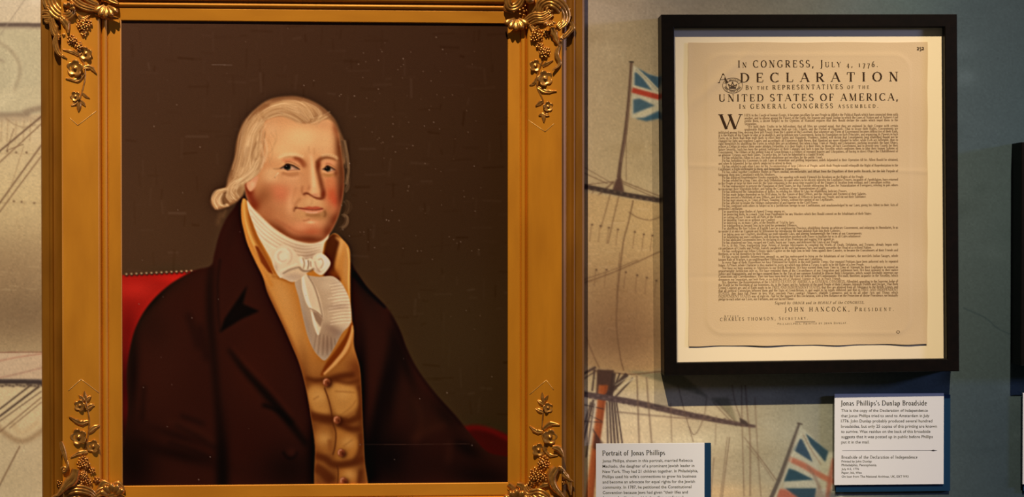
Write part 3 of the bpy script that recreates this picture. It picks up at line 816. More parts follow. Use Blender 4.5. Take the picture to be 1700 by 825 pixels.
    B(521, 317, 9, 7, (224, 168, 110), .85, 0)
    B(507, 316, 6, 7, (198, 130, 78), .85, 0)
    B(513, 312, 3, 6, (176, 108, 62), .5, 10)
    S([(503, 309), (501.5, 316), (504, 323), (509, 325)], 2.6, (160, 96, 54), 1.5, 0.65)
    S([(504, 323.5), (508, 321.5), (512, 322), (516, 324.5)], [2, 3.2, 3, 1.6], (110, 50, 24), 1.1, 0.85)
    S([(515, 323.5), (520, 326.5), (527, 329.5), (534, 330), (538, 327)], [2, 2.6, 3.6, 4, 3], (126, 60, 30), 1.1, 0.9)
    B(524, 324, 5, 2.6, (196, 128, 84), .8, 10)
    S([(492, 312), (488, 326), (485, 340)], 3, (182, 116, 66), 2.2, 0.6)
    S([(519, 331), (517, 341)], 3, (188, 126, 74), 1.6, 0.5)
    # mouth
    F([(496, 346), (505, 345.2), (513, 343.2), (519, 344), (526, 343), (533, 345), (538, 347.5), (526, 350), (512, 349.6), (503, 348.4)], (176, 84, 50), 1.0, 0.9)
    F([(498, 348), (512, 349), (526, 349.4), (538, 348), (532, 353), (522, 355), (512, 353.6), (503, 350.6)], (204, 126, 82), 1.1, 0.9)
    S([(508, 352), (518, 353.8), (528, 353)], 1.8, (234, 162, 116), 0.8, 0.8)
    S([(490, 346), (497, 346), (506, 347.4), (516, 348.8), (526, 349), (537, 346.8)], [2.4, 1.8, 1.3, 1.1, 1.4, 1.8], (116, 54, 28), 0.8, 0.9)
    S([(494, 343), (490, 347), (488.5, 352)], 2.4, (132, 76, 40), 1.2, 0.8)
    S([(508, 357), (520, 358.4), (532, 357)], 4, (156, 98, 52), 1.6, 0.7)
    S([(539, 350), (541, 356), (539, 361)], 3, (124, 72, 36), 1.4, 0.7)
    S([(503, 367), (509, 366.6), (515, 364)], 1.8, (168, 100, 56), 1.0, 0.7)
    S([(456, 364), (470, 372), (490, 384), (506, 389)], 3, (166, 92, 50), 2, 0.6, FM)
    # ear lobe
    F([(406, 301), (416, 297), (429, 293), (426, 306), (420, 316), (414, 318), (409, 310)], (206, 142, 94), 1.2)
    B(419, 306, 5, 6, (222, 164, 112), .8)
    S([(408, 303), (409, 312), (414, 320)], 2.4, (120, 50, 22), 1.2, 0.8)
    # hair strands
    def strands(paths, n, spread, cols, wd=(0.8, 1.8), al=0.55, clip=None):
        for k in range(n):
            a = paths[k % len(paths)]
            off = rg.normal(0, spread, 2)
            q = [(x + off[0] + rg.normal(0, .5), y + off[1] + rg.normal(0, .5)) for x, y in a]
            S(q, rg.uniform(*wd), cols[k % len(cols)], 0.6, al, clip)
    hi, md, dk, sh = (222, 182, 126), (200, 156, 102), (154, 108, 62), (176, 130, 80)
    top_paths = [[(436, 190), (456, 180), (478, 181), (498, 192), (512, 203)], [(442, 196), (464, 189), (484, 194), (500, 203)], [(470, 170), (496, 171), (514, 184), (521, 199)], [(500, 170), (522, 179), (532, 193), (526, 203)],
                 [(448, 176), (476, 171), (502, 179), (515, 197)], [(518, 204), (532, 199), (546, 192)], [(430, 196), (446, 184), (470, 176), (494, 182)]]
    side_paths = [[(428, 192), (413, 214), (406, 244), (403, 270), (394, 296)], [(438, 204), (424, 226), (418, 254), (412, 280), (396, 300)], [(434, 220), (431, 244), (427, 268), (416, 288), (398, 304)],
                  [(417, 200), (404, 226), (399, 256), (392, 282)], [(430, 240), (421, 262), (422, 284), (408, 298)]]
    low_paths = [[(435, 262), (429, 280), (415, 294), (400, 302), (388, 312)], [(426, 270), (419, 286), (404, 298), (390, 306)], [(404, 300), (392, 308), (386, 320), (392, 330)], [(396, 298), (384, 310), (380, 324), (386, 334)]]
    strands(top_paths, 150, 3.0, [md, dk, hi, sh, md, (186, 142, 90)], (0.7, 1.5), 0.34)
    strands(side_paths, 230, 4.2, [md, dk, hi, sh, (208, 166, 112), md], (0.8, 2.0), 0.34, HM)
    strands(low_paths, 90, 2.8, [hi, md, sh, (214, 176, 122), dk], (0.9, 2.4), 0.42, HM)
    strands([[(376, 314), (364, 320), (358, 332), (362, 344)], [(374, 316), (360, 320), (354, 333), (360, 346)], [(372, 322), (367, 332), (370, 342), (380, 340)]], 40, 1.4, [md, hi, sh, (226, 188, 132), dk], (0.8, 1.6), 0.5)
    # highlights along the side lock, shade at the outline and where hair meets temple
    for q in ([(424, 262), (416, 282), (404, 294)], [(416, 226), (410, 246), (408, 262)], [(428, 272), (420, 290), (408, 299)], [(408, 290), (396, 304), (390, 316)]):
        S(q, [2, 5, 2], (228, 190, 134), 2.2, 0.55)
    S([(450, 167), (428, 181), (409, 200), (400, 217), (394, 239), (391, 262), (386, 278), (380, 296)], 8, (104, 64, 33), 3.0, 0.75, HM)
    S([(450, 166), (482, 161), (505, 164), (526, 173), (543, 186), (556, 200), (565, 220)], 7, (98, 58, 30), 2.6, 0.8, HM)
    S([(437, 214), (436, 232), (437, 250), (436, 268), (430, 284)], 5, (176, 124, 76), 2.6, 0.55)
    S([(440, 208), (456, 200), (476, 197), (496, 205), (514, 209), (534, 203), (550, 203)], 5, (190, 142, 90), 3.0, 0.55)
    for q in ([(426, 236), (420, 256), (424, 268)], [(412, 244), (407, 262), (402, 278)], [(400, 306), (398, 318), (404, 326)]):
        S(q, 4, (140, 96, 54), 2.2, 0.5)
    S([(376, 318), (370, 330), (374, 342)], 4, (104, 68, 36), 1.5, 0.7)
    S([(368, 352), (364, 364), (362, 374)], 5, (118, 82, 46), 2.5, 0.45)
    S([(376, 348), (370, 362)], 4, (122, 86, 50), 2.0, 0.45)
    # temple wisps
    for q in ([(450, 220), (458, 234), (452, 250), (444, 258)], [(446, 232), (452, 246), (452, 262), (446, 272)], [(440, 246), (446, 262), (450, 274)], [(458, 218), (460, 232), (454, 242)]):
        S(q, 1.5, (184, 134, 82), 0.9, 0.4)
    for q in ([(440, 230), (444, 250), (440, 270)], [(434, 240), (438, 262), (434, 280)]):
        S(q, 3, (216, 174, 120), 1.4, 0.6)
    # right-hand side hair in shade
    strands([[(572, 236), (577, 262), (578, 286), (574, 306)], [(570, 232), (575, 254), (577, 280)]], 14, 1.6, [(96, 68, 40), (118, 86, 54), (74, 48, 26)], (1.5, 3.5), 0.5)
    strands([[(578, 292), (580, 300), (579, 310), (575, 318)], [(573, 334), (578, 338), (580, 346), (576, 354), (571, 357)], [(570, 358), (576, 361), (577, 369), (573, 376), (567, 380)]], 26, 2.2, [(112, 80, 50), (88, 60, 34), (128, 96, 62)], (0.7, 1.4), 0.34)
    # glints on the canvas painted as pale flecks, and the old stretcher line
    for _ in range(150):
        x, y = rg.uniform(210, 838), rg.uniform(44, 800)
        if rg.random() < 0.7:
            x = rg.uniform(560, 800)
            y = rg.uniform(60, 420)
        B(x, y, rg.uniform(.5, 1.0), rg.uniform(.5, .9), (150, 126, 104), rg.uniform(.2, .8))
    S([(600, 738.5), (700, 738), (780, 737)], 0.9, (70, 44, 30), 0.4, 0.5)
    S([(352, 108), (386, 108.5)], 0.8, (120, 100, 84), 0.4, 0.6)
    # crisper touch of the brush
    for k in range(3):
        p.img[..., k] += 0.55 * (p.img[..., k] - Painter.blur(p.img[..., k], 2.2)) + 0.22 * (p.img[..., k] - Painter.blur(np.pad(p.img[..., k], 40, mode='edge'), 9.0)[40:-40, 40:-40])
    p.img = np.clip(p.img, 3, 250)
    p.speckle(0.016, 8)
    return p


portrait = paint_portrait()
# true rectangle of the frame's opening (sight edge), in wall pixels about the frame's middle
FCX, FCY, FHW, FHH = 529.2, 420.4, 312.8, 377.0


def wp(x, y, h):
    """wall pixels (orthographic on the wall) and height in millimetres -> world"""
    x, y, h = np.broadcast_arrays(np.asarray(x, float), np.asarray(y, float), np.asarray(h, float))
    return np.stack([(x - 758) * S_, -h / 1000.0, 1.5 - (y - 395) * S_], -1)


cx_ = np.arange(FCX - FHW - 5, FCX + FHW + 5.1, 1.12)
cy_ = np.arange(FCY - FHH - 5, FCY + FHH + 5.1, 1.12)
GX, GY = np.meshgrid(cx_, cy_)
cv = wp(GX, GY, 18.0).reshape(-1, 3)
qx, qy = project(cv)
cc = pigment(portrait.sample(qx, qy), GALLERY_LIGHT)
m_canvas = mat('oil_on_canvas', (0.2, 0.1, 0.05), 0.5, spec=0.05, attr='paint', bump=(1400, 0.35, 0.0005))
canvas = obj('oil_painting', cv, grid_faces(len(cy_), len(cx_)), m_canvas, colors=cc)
props(canvas, 'oil portrait of a white-haired man in a dark brown coat and white cravat', 'painting')
v_, f_ = box(tuple(wp(FCX - FHW - 5, FCY + FHH + 5, 17.6)), tuple(wp(FCX + FHW + 5, FCY - FHH - 5, 0.5)))
m_wood = mat('raw_stretcher_wood', (0.30, 0.19, 0.10), 0.8, noise=(60, 0.6, (0.18, 0.10, 0.05)))
obj('stretcher', v_, f_, m_wood, canvas)

# ------------------------------------------------------------------ the gilt frame
m_gold = mat('aged_gilding', (0.74, 0.30, 0.018), 0.45, metallic=0.28, noise=(14, 0.6, (0.53, 0.195, 0.010)), bump=(500, 0.12, 0.0004), stretch=(2.2, 2.2, 0.5))
m_gold_h = mat('aged_gilding_across', (0.74, 0.30, 0.018), 0.45, metallic=0.28, noise=(14, 0.6, (0.53, 0.195, 0.010)), bump=(500, 0.12, 0.0004), stretch=(0.5, 2.2, 2.2))
m_bronze = mat('rubbed_gilt_ornament', (0.74, 0.36, 0.085), 0.30, metallic=0.68, noise=(160, 0.75, (0.30, 0.115, 0.024)), bump=(700, 0.2, 0.0005))
m_gold_outer = mat('darker_outer_gilding', (0.36, 0.145, 0.010), 0.45, metallic=0.28, noise=(14, 0.7, (0.19, 0.068, 0.004)), bump=(500, 0.12, 0.0004), stretch=(2.2, 2.2, 0.5))
m_score = mat('bright_scored_gilding', (0.74, 0.45, 0.15), 0.4, metallic=0.3)

# profile of the moulding: (pixels outwards from the sight edge, millimetres from the wall)
prof = [(0, 17), (0, 20.5), (1.0, 21.5), (19.0, 23.5), (20.2, 23.2), (20.8, 21.6), (21.4, 21.6)]
prof += [(25.7 - 4.2 * math.cos(a), 22.6 + 4.6 * math.sin(a)) for a in np.linspace(0.1, math.pi - 0.1, 9)]
prof += [(30.2, 21.6), (30.8, 22), (31.2, 25), (31.8, 28), (32.8, 30.2), (34.0, 31.2), (84.6, 46.6), (85.8, 47.5), (86.6, 47.2)]
prof += [(86.6 + 16 * (1 - math.cos(a)), 46 - 14 * math.sin(a)) for a in np.linspace(0.15, math.pi / 2, 8)]
prof += [(104, 32.2), (105.4, 35.4), (107.4, 36.6), (109.6, 35.6), (110.4, 33), (111.2, 34.2), (121.6, 33.4), (124.4, 31), (125.8, 26), (125.8, 0), (7, 0), (7, 17)]
prof = np.array(prof)
NPF = len(prof)
IOUTER = int(np.argmax(prof[:, 0] > 86.9))            # from here outwards the gilding has a darker colour
frame = thing('gilt_picture_frame', wp(FCX, FCY, 0), 'wide ornate gilt frame with flower sprays and scrolled corners around the portrait', 'picture frame')
rails = {}
for side, (ax, ay) in {'left': (-1, 0), 'right': (1, 0), 'top': (0, -1), 'bottom': (0, 1)}.items():
    vs, fs = [], []
    N = 14
    for k in range(N + 1):
        t = -1 + 2 * k / N
        for off, h in prof:
            if ax:
                x, y = FCX + ax * (FHW + off), FCY + t * (FHH + off)
            else:
                x, y = FCX + t * (FHW + off), FCY + ay * (FHH + off)
            vs.append(wp(x, y, h))
    for k in range(N):
        for i in range(NPF):
            a, b = k * NPF + i, k * NPF + (i + 1) % NPF
            q = (a, b, b + NPF, a + NPF)
            fs.append(q if side in ('right', 'top') else q[::-1])
    fs.append(tuple(range(NPF)) if side not in ('right', 'top') else tuple(range(NPF))[::-1])
    e = [N * NPF + i for i in range(NPF)]
    fs.append(tuple(e)[::-1] if side not in ('right', 'top') else tuple(e))
    o = rails[side] = obj('frame_rail', vs, fs, m_gold if ax else m_gold_h, frame)
    o.data.materials.append(m_gold_outer)
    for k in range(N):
        for i in range(IOUTER, NPF - 2):
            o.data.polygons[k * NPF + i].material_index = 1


_po, _ph = prof[2:-3, 0], prof[2:-3, 1]


def panel_h(x, y):
    """height of the moulding under photograph pixel (x, y)"""
    h = 40.0
    for _ in range(3):
        q = P(x, y, h)
        u, v = 758 + q[0] / S_, 395 - (q[2] - 1.5) / S_
        h = float(np.interp(max(abs(u - FCX) - FHW, abs(v - FCY) - FHH), _po, _ph))
    return h


class Bits:
    """collects small carved pieces, given in photograph pixels and millimetres above the moulding"""

    def __init__(self):
        self.v, self.f = [], []

    def add(self, v, f):
        n = len(self.v)
        self.v.extend([tuple(q) for q in v])
        self.f.extend([tuple(i + n for i in q) for q in f])

    def make(self, name, parent, material=None):
        a = np.array(self.v)
        return obj(name, P(a[:, 0], a[:, 1], a[:, 2]), self.f, material or m_bronze, parent, smooth=True)

    def tube(self, pts, rad, hgt=1.0, base=None, n=8, seg=6):
        """rounded ridge; pts (x, y[, lift]); rad in pixels"""
        p = np.array([(q[0], q[1], (q[2] if len(q) > 2 else 0.0)) for q in pts], float)
        p = spline(p, seg) if len(p) > 2 else np.array([p[0] + (p[1] - p[0]) * t for t in np.linspace(0, 1, 5)])
        r = np.interp(np.linspace(0, 1, len(p)), np.linspace(0, 1, np.size(rad)), np.atleast_1d(rad))
        d = np.gradient(p[:, :2], axis=0)
        d /= np.maximum(np.linalg.norm(d, axis=1), 1e-9)[:, None]
        vs, fs = [], []
        for k in range(len(p)):
            nx, ny = -d[k, 1], d[k, 0]
            b = panel_h(p[k, 0], p[k, 1]) if base is None else (base[k] if np.ndim(base) else max(base * 0.85, panel_h(p[k, 0], p[k, 1])))
            for i in range(n):
                a = 2 * math.pi * i / n
                vs.append((p[k, 0] + nx * r[k] * math.cos(a), p[k, 1] + ny * r[k] * math.cos(a), b + 0.55 * p[k, 2] + r[k] * (0.30 + 0.8 * hgt * math.sin(a))))
        for k in range(len(p) - 1):
            for i in range(n):
                a, b = k * n + i, k * n + (i + 1) % n
                fs.append((a, a + n, b + n, b))
        fs.append(tuple(range(n)))
        fs.append(tuple((len(p) - 1) * n + i for i in range(n))[::-1])
        self.add(vs, fs)
        return self

    def flower(self, cx, cy, R, petals=5, rot=0.3, lift=1.0):
        b = panel_h(cx, cy) + 0.4 * lift
        NA, rad = petals * 8, [0.0, 0.14, 0.30, 0.52, 0.74, 0.90, 1.0, 0.94, 0.80]
        hh = [0.55, 0.42, 0.16, 0.22, 0.42, 0.60, 0.52, 0.20, -0.30]
        vs, fs = [], []
        for j, (q, z) in enumerate(zip(rad, hh)):
            for i in range(NA):
                a = 2 * math.pi * i / NA
                c = abs(math.cos(petals * (a + rot) / 2))
                rr = R * q * (1 - (0.30 * (1 - c ** 0.6) if j > 2 else 0))
                zz = R * 0.50 * z * (0.6 + 0.4 * c if j > 2 else 1)
                vs.append((cx + rr * math.cos(a), cy + rr * math.sin(a), b + zz))
        for j in range(len(rad) - 1):
            for i in range(NA):
                a, c = j * NA + i, j * NA + (i + 1) % NA
                fs.append((a, c, c + NA, a + NA))
        self.add(vs, fs)
        self.ball(cx, cy, R * 0.2, b + R * 0.16)
        return self

    def ball(self, cx, cy, r, h):
        vs, fs, nu, nv = [], [], 8, 5
        for j in range(nv + 1):
            t = math.pi * j / nv
            for i in range(nu):
                a = 2 * math.pi * i / nu
                vs.append((cx + r * math.sin(t) * math.cos(a), cy + r * math.sin(t) * math.sin(a), h + r * 0.95 * math.cos(t)))
        for j in range(nv):
            for i in range(nu):
                a, b = j * nu + i, j * nu + (i + 1) % nu
                fs.append((a, b, b + nu, a + nu)[::-1])
        self.add(vs, fs)
        return self

    def leaf(self, pts, wd, lift=1.5, lobes=3, depth=0.25, camber=0.5, base=None):
        """blade along a path, with scalloped edges, a sunk midrib and a turned-down rim"""
        p = np.array([(q[0], q[1], (q[2] if len(q) > 2 else 0.0)) for q in pts], float)
        if len(p) == 2:
            p = np.array([p[0], (p[0] + p[1]) / 2 + (0, 0, wd * 0.12), p[1]])
        p = spline(p, 9)
        n = len(p)
        d = np.gradient(p[:, :2], axis=0)
        d /= np.maximum(np.linalg.norm(d, axis=1), 1e-9)[:, None]
        M = 9
        vs, fs = [], []
        for k in range(n):
            t = k / (n - 1)
            w = wd * 0.62 * (math.sin(math.pi * (0.10 + 0.86 * t) ** 0.8)) ** 0.75
            w *= 1 - depth * abs(math.sin(math.pi * lobes * t)) ** 0.7 if lobes else 1
            b = panel_h(p[k, 0], p[k, 1]) if base is None else max(base * 0.85, panel_h(p[k, 0], p[k, 1]))
            for j in range(M):
                u = -1 + 2 * j / (M - 1)
                z = camber * wd * 0.5 * (0.55 - 0.9 * u * u + 0.55 * abs(u) * (1 - abs(u)) * 2) - (0.12 * wd if j == M // 2 else 0)
                if j in (0, M - 1):
                    z -= 0.28 * wd
                vs.append((p[k, 0] - d[k, 1] * w * u, p[k, 1] + d[k, 0] * w * u, b + 0.45 * lift + 0.6 * p[k, 2] + 0.8 * z))
        for k in range(n - 1):
            for j in range(M - 1):
                a = k * M + j
                fs.append((a, a + 1, a + M + 1, a + M)[::-1])
        self.add(vs, fs)
        return self

    def berries(self, cx, cy, r, n, size, seed, lift=1.0, sx=1.0):
        rg = random.Random(seed)
        for k in range(n):
            a, q = k * 2.399963, math.sqrt((k + 0.5) / n)
            x, y = cx + r * q * math.cos(a) * sx + rg.uniform(-.6, .6), cy + r * q * math.sin(a) + rg.uniform(-.6, .6)
            self.ball(x, y, size * rg.uniform(.8, 1.15), panel_h(cx, cy) + 0.4 * lift + (1 - q * q) * r * 0.38)
        return self

    def shell(self, cx, cy, a0, a1, r0, r1, ribs, lift=2.0, base=None, rise=4.0):
        """fan of rounded ribs with a scalloped rim"""
        b = (panel_h(cx, cy) if base is None else base * 0.85) + 0.5 * lift
        NA, NR = ribs * 8, 7
        vs, fs = [], []
        for j in range(NR + 1):
            q = j / NR
            for i in range(NA + 1):
                t = i / NA
                a = math.radians(a0 + (a1 - a0) * t)
                c = abs(math.sin(math.pi * ribs * t))
                r = r0 + (r1 - r0) * q * (0.86 + 0.14 * c)
                z = rise * math.sin(q * 2.2) + c * (0.5 + 2.2 * q) - (6 if j == NR else 0)
                vs.append((cx + r * math.cos(a), cy + r * math.sin(a), b + z))
        for j in range(NR):
            for i in range(NA):
                a = j * (NA + 1) + i
                fs.append((a, a + 1, a + NA + 2, a + NA + 1))
        self.add(vs, fs)
        return self

    def volute(self, cx, cy, r, turns=1.4, wd=2.2, start=0.0, lift=2.0, sgn=1):
        pts = []
        for i in range(22):
            t = i / 21
            a = start + sgn * 2 * math.pi * turns * t
            q = r * (1 - 0.8 * t)
            pts.append((cx + q * math.cos(a), cy + q * math.sin(a), lift + 2 * t))
        return self.tube(pts, [wd, wd, wd * .7], base=panel_h(cx, cy) / 0.85, seg=2)


def ridges(path, n, gap, rad, lift):
    """n parallel ridges following a path: one fluted scroll"""
    b = Bits()
    p = spline(np.array(path, float), 6)
    d = np.gradient(p, axis=0)
    d /= np.maximum(np.linalg.norm(d, axis=1), 1e-9)[:, None]
    taper = np.sin(np.pi * (0.12 + 0.80 * np.linspace(0, 1, len(p)))) ** 0.6
    h0 = np.array([panel_h(x, y) for x, y in p])
    h0 = np.convolve(np.pad(h0, 6, mode='edge'), np.ones(13) / 13, 'valid')
    for k in range(n):
        o = (k - (n - 1) / 2) * gap
        q = p + np.stack([-d[:, 1], d[:, 0]], 1) * (o * taper)[:, None]
        li = lift + 2.2 * math.cos(math.pi * (k - (n - 1) / 2) / max(n, 1))
        b.tube([(x, y, li * (0.5 + .5 * t)) for (x, y), t in zip(q, taper)], rad * taper, base=np.append(h0, h0[-1]), seg=1)
    return b


def spray(name_label, flowers, leaves, stems, clusters):
    s = thing('flower_spray', P(stems[0][0][0], stems[0][0][1], 42), None, None, parent=frame)
    b = Bits()
    for st in stems:
        b.tube(st, [1.7, 1.5, 1.1], base=None)
    b.make('stem', s)
    for x, y, R in flowers:
        Bits().flower(x, y, R * 1.1, 5, random.uniform(0, 1.2), 0.5).make('flower', s)
    for q in leaves:
        Bits().leaf(q[0], q[1], lobes=q[2] if len(q) > 2 else 3).make('leaf', s)
    for k, (x, y, r, n, size) in enumerate(clusters):
        Bits().berries(x, y, r, n, size, k + int(x)).make('berry_cluster', s)
    return s


spray('upper left', [(141.6, 88.8, 10.5), (124, 113, 13), (124.8, 160, 8.2)],
      [([(139, 112), (150, 112), (160, 122)], 11, 3), ([(140, 122), (128, 133), (109, 130)], 9, 2), ([(136, 154), (142, 160), (149, 163)], 5, 0), ([(131, 167), (130, 185)], 8, 0),
       ([(131, 166), (124, 172), (118, 175)], 6, 0), ([(132, 166), (138, 172), (142, 176)], 6, 0), ([(130, 92), (118, 86), (104, 82)], 7, 2), ([(122, 84), (130, 90), (136, 88)], 6, 2)],
      [[(128, 84), (133, 96), (140, 108), (141, 128), (137, 148), (131, 170)]], [(137, 42, 11, 22, 2.5), (119, 66, 8, 16, 2.4), (130, 76, 7, 12, 2.4), (146, 38, 6, 9, 2.3), (139, 56, 5, 7, 2.3)])
spray('upper right', [(889, 109, 9.8), (905, 130, 12.5), (910, 177, 8.2)],
      [([(893, 145), (906, 152), (924, 151)], 10, 3), ([(891, 130), (886, 139), (878.7, 141)], 7, 2), ([(901, 168), (896, 172), (889, 176)], 8, 0), ([(903, 188), (903, 203)], 7, 0), ([(903, 189), (894, 192)], 6, 0),
       ([(903, 189), (912, 192)], 6, 0), ([(901, 110), (908, 106), (918, 100)], 8, 2)],
      [[(902, 98), (898, 108), (892, 125), (892, 145), (902, 168), (903, 192)]], [(892, 60, 12, 24, 2.5), (905, 87, 10, 22, 2.5), (897, 76, 6, 10, 2.3), (908, 55, 6, 9, 2.3)])
spray('lower left', [(132, 673.4, 9), (130.3, 725.6, 13), (154.4, 741, 10.5)],
      [([(140.7, 666), (140, 649)], 7, 0), ([(140, 666), (131, 656)], 7, 0), ([(141, 666), (151, 657)], 7, 0), ([(143, 680), (150, 674), (157, 672)], 9, 0), ([(146, 700), (132, 702), (115, 692)], 12, 3), ([(147, 718), (156, 710), (166, 706)], 9, 0),
       ([(144, 750), (132, 752), (117, 759)], 9, 2), ([(138, 752), (146, 750)], 6, 0)],
      [[(141, 662), (146, 683), (148, 702), (145, 729), (138, 758)]], [(138, 769, 11, 24, 2.5), (138, 789, 8, 26, 1.9), (152, 781, 6, 9, 2.2), (160, 797, 6, 10, 2.2), (146, 800, 7, 11, 2.4), (134, 803, 6, 8, 2.4)])
spray('lower right', [(909.8, 677, 8.2), (913, 725.6, 12), (894, 747, 10.5)],
      [([(902, 668), (900, 651)], 6, 0), ([(903, 672), (892, 664)], 7, 0), ([(903, 668), (910, 656)], 6, 0), ([(901, 684), (889, 678)], 7, 0), ([(901, 717), (890, 716), (879, 707)], 10, 3), ([(902, 713), (914, 704), (929, 705)], 11, 2),
       ([(906, 749), (914, 756), (926, 756)], 8, 2), ([(904, 740), (906, 752)], 8, 0)],
      [[(904, 664), (902, 684), (900, 719), (905, 739), (902, 760)]], [(903, 768, 11, 24, 2.5), (892, 789, 14, 36, 2.4), (908, 792, 8, 14, 2.4), (884, 800, 8, 12, 2.4)])

# scored chevrons at the ends of the sprays
for side, q in (('left', [(116, 196), (129, 208), (160, 184)]), ('left', [(113.4, 648.6), (134.5, 629.4), (164, 652)]),
                ('right', [(877, 199), (905, 218.7), (920, 205)]), ('right', [(879, 655), (907, 631), (919, 647)])):
    b = Bits()
    for a, c in zip(q[:-1], q[1:]):
        b.tube([(a[0], a[1], -0.1), (c[0], c[1], -0.1)], [0.55, 0.55], n=6)
    b.make('scored_chevron', rails[side], m_score)


def corner(px, py):
    return thing('corner_ornament', P(px, py, 42), None, None, parent=frame)


# upper left: fluted C-scroll, volute, lobed shell, hanging acanthus, shell fringe
c = corner(125, -10)
ridges([(104, -70), (84, -44), (80, -14), (86, 10), (100, 24), (114, 24), (120, 12)], 4, 5.5, 3.4, 5).make('scroll', c)
Bits().volute(121, 18, 6, 1.3, 2.4, 0.5).make('volute', c)
ridges([(94, -40), (108, -16), (130, 6), (150, 14), (164, 16)], 3, 4.2, 2.6, 7).make('scroll', c)
ridges([(120, -60), (128, -20), (146, 0), (164, 8)], 2, 4.5, 2.8, 8).make('scroll', c)
for k, (x, y) in enumerate(((76, 12), (71, 19), (71, 27), (75, 34))):
    Bits().leaf([(88, 22 + k * 2), ((x + 88) / 2 - 1, y + 1), (x - 2, y)], 9, 5, 0, camber=.7, base=44).make('shell_lobe', c)
Bits().leaf([(86, 30), (90, 46), (96, 60), (108, 56)], 13, 2, 3, base=48).make('acanthus_leaf', c)
Bits().leaf([(84, 36), (90, 54), (98, 66)], 10, 5, 2, base=48).make('acanthus_leaf', c)
Bits().leaf([(100, 28), (110, 40), (113, 54)], 15, 3, 2, camber=0.9, base=52).make('acanthus_leaf', c)
Bits().leaf([(94, 58), (92, 72), (98, 88), (111, 97)], 8, 2, 0, base=52).make('acanthus_leaf', c)
Bits().shell(176, 6, 25, 160, 4, 25, 5, 6, 36, 5).make('shell_fringe', c)
Bits().leaf([(158, 22), (176, 28), (198, 31)], 9, 5, 3, base=32).make('acanthus_leaf', c)
Bits().shell(113, 14, -150, 20, 2, 12, 4, 5, 54, 4).make('shell', c)
Bits().leaf([(130, 26), (136, 32), (150, 24)], 10, 3, 2).make('acanthus_leaf', c)
Bits().leaf([(150, -30), (176, -6), (196, 6)], 22, 5, 4, base=36).make('acanthus_leaf', c)
Bits().berries(170, 2, 8, 8, 3, 4, 10).make('berry_cluster', c)
Bits().leaf([(110, -40), (150, -52), (190, -40)], 26, 6, 4, base=54).make('acanthus_leaf', c)

# upper right
c = corner(910, -8)
ridges([(896, 22), (898, 8), (912, 1), (928, 8), (937, 22), (936, 36), (926, 46)], 4, 5.2, 3.2, 6).make('scroll', c)
ridges([(840, -20), (846, 10), (862, 6), (872, -20)], 3, 4.5, 3.0, 7).make('scroll', c)
ridges([(870, 36), (886, 26), (900, 26), (914, 18)], 3, 4.2, 2.6, 7).make('scroll', c)
ridges([(874, 44), (890, 36), (904, 34), (918, 24)], 2, 4.2, 2.4, 6).make('scroll', c)
ridges([(884, 22), (894, 8), (902, -20), (920, -44), (944, -50)], 2, 4.5, 2.8, 7).make('scroll', c)
Bits().ball(880, -1, 9, 40).make('boss', c)
Bits().volute(914, 16, 7, 1.2, 2.6, 2.0).make('volute', c)
Bits().shell(912, 32, 20, 150, 2, 13, 5, 6, 54, 4).make('shell', c)
Bits().shell(858, 28, 20, 165, 4, 24, 5, 6, 32, 5).make('shell_fringe', c)
Bits().leaf([(844, 0), (842, 14), (852, 22)], 12, 6, 2, base=34).make('acanthus_leaf', c)
Bits().leaf([(880, 40), (888, 50), (896, 40)], 12, 4, 2).make('acanthus_leaf', c)
Bits().leaf([(916, 46), (922, 60), (928, 76)], 14, 3, 3, camber=0.9, base=54).make('acanthus_leaf', c)
Bits().leaf([(948, 36), (950, 46), (940, 58), (930, 70)], 10, 6, 3, base=46).make('acanthus_leaf', c)
Bits().tube([(936, 56, 6), (930, 66, 5), (926, 84, 4)], [2.0, 1.6, 1.2], base=52).make('tendril', c)
Bits().leaf([(930, 72), (924, 90), (929, 106), (917, 117)], 7, 2, 0, base=56).make('acanthus_leaf', c)
Bits().leaf([(932, 12), (940, 17), (948, 14)], 5, 6, 0, base=46).make('tendril', c)
Bits().berries(866, 14, 12, 12, 2.4, 9, 10).make('berry_cluster', c)
Bits().leaf([(930, -60), (892, -56), (850, -40)], 26, 6, 4, base=54).make('acanthus_leaf', c)

# lower left
c = corner(118, 830)
Bits().leaf([(126, 779), (122, 794), (110, 806), (95, 824)], 22, 5, 2, camber=1.1, base=54).make('acanthus_leaf', c)
Bits().leaf([(101, 733), (106, 750), (112, 770)], 7, 2, 0, base=57).make('acanthus_leaf', c)
Bits().volute(107, 781, 6, 1.2, 2.2, 3.5).make('volute', c)
Bits().tube([(112, 764, 2), (112, 774, 3), (108, 784, 3)], [1.4, 2.4, 2], base=56).make('tendril', c)
ridges([(96, 836), (108, 818), (128, 812), (148, 816), (160, 826)], 3, 5, 2.8, 7).make('scroll', c)
ridges([(84, 900), (80, 866), (90, 836), (112, 826), (140, 834)], 4, 5.5, 3.4, 5).make('scroll', c)
ridges([(150, 830), (168, 816), (186, 812)], 3, 4.6, 2.8, 8).make('scroll', c)
Bits().shell(186, 826, 190, 340, 4, 25, 5, 6, 34, 5).make('shell_fringe', c)
Bits().leaf([(164, 812), (172, 802), (184, 804)], 13, 6, 2, base=36).make('acanthus_leaf', c)
Bits().leaf([(184, 808), (196, 804), (207, 812)], 12, 6, 2, base=30).make('acanthus_leaf', c)
Bits().flower(146, 812, 7).make('flower', c)
Bits().leaf([(170, 830), (188, 822), (204, 824)], 12, 8, 3, base=34).make('acanthus_leaf', c)
Bits().berries(99, 803, 6, 9, 1.8, 3, 2).make('berry_cluster', c)
Bits().leaf([(120, 880), (150, 890), (190, 880)], 26, 6, 4, base=54).make('acanthus_leaf', c)

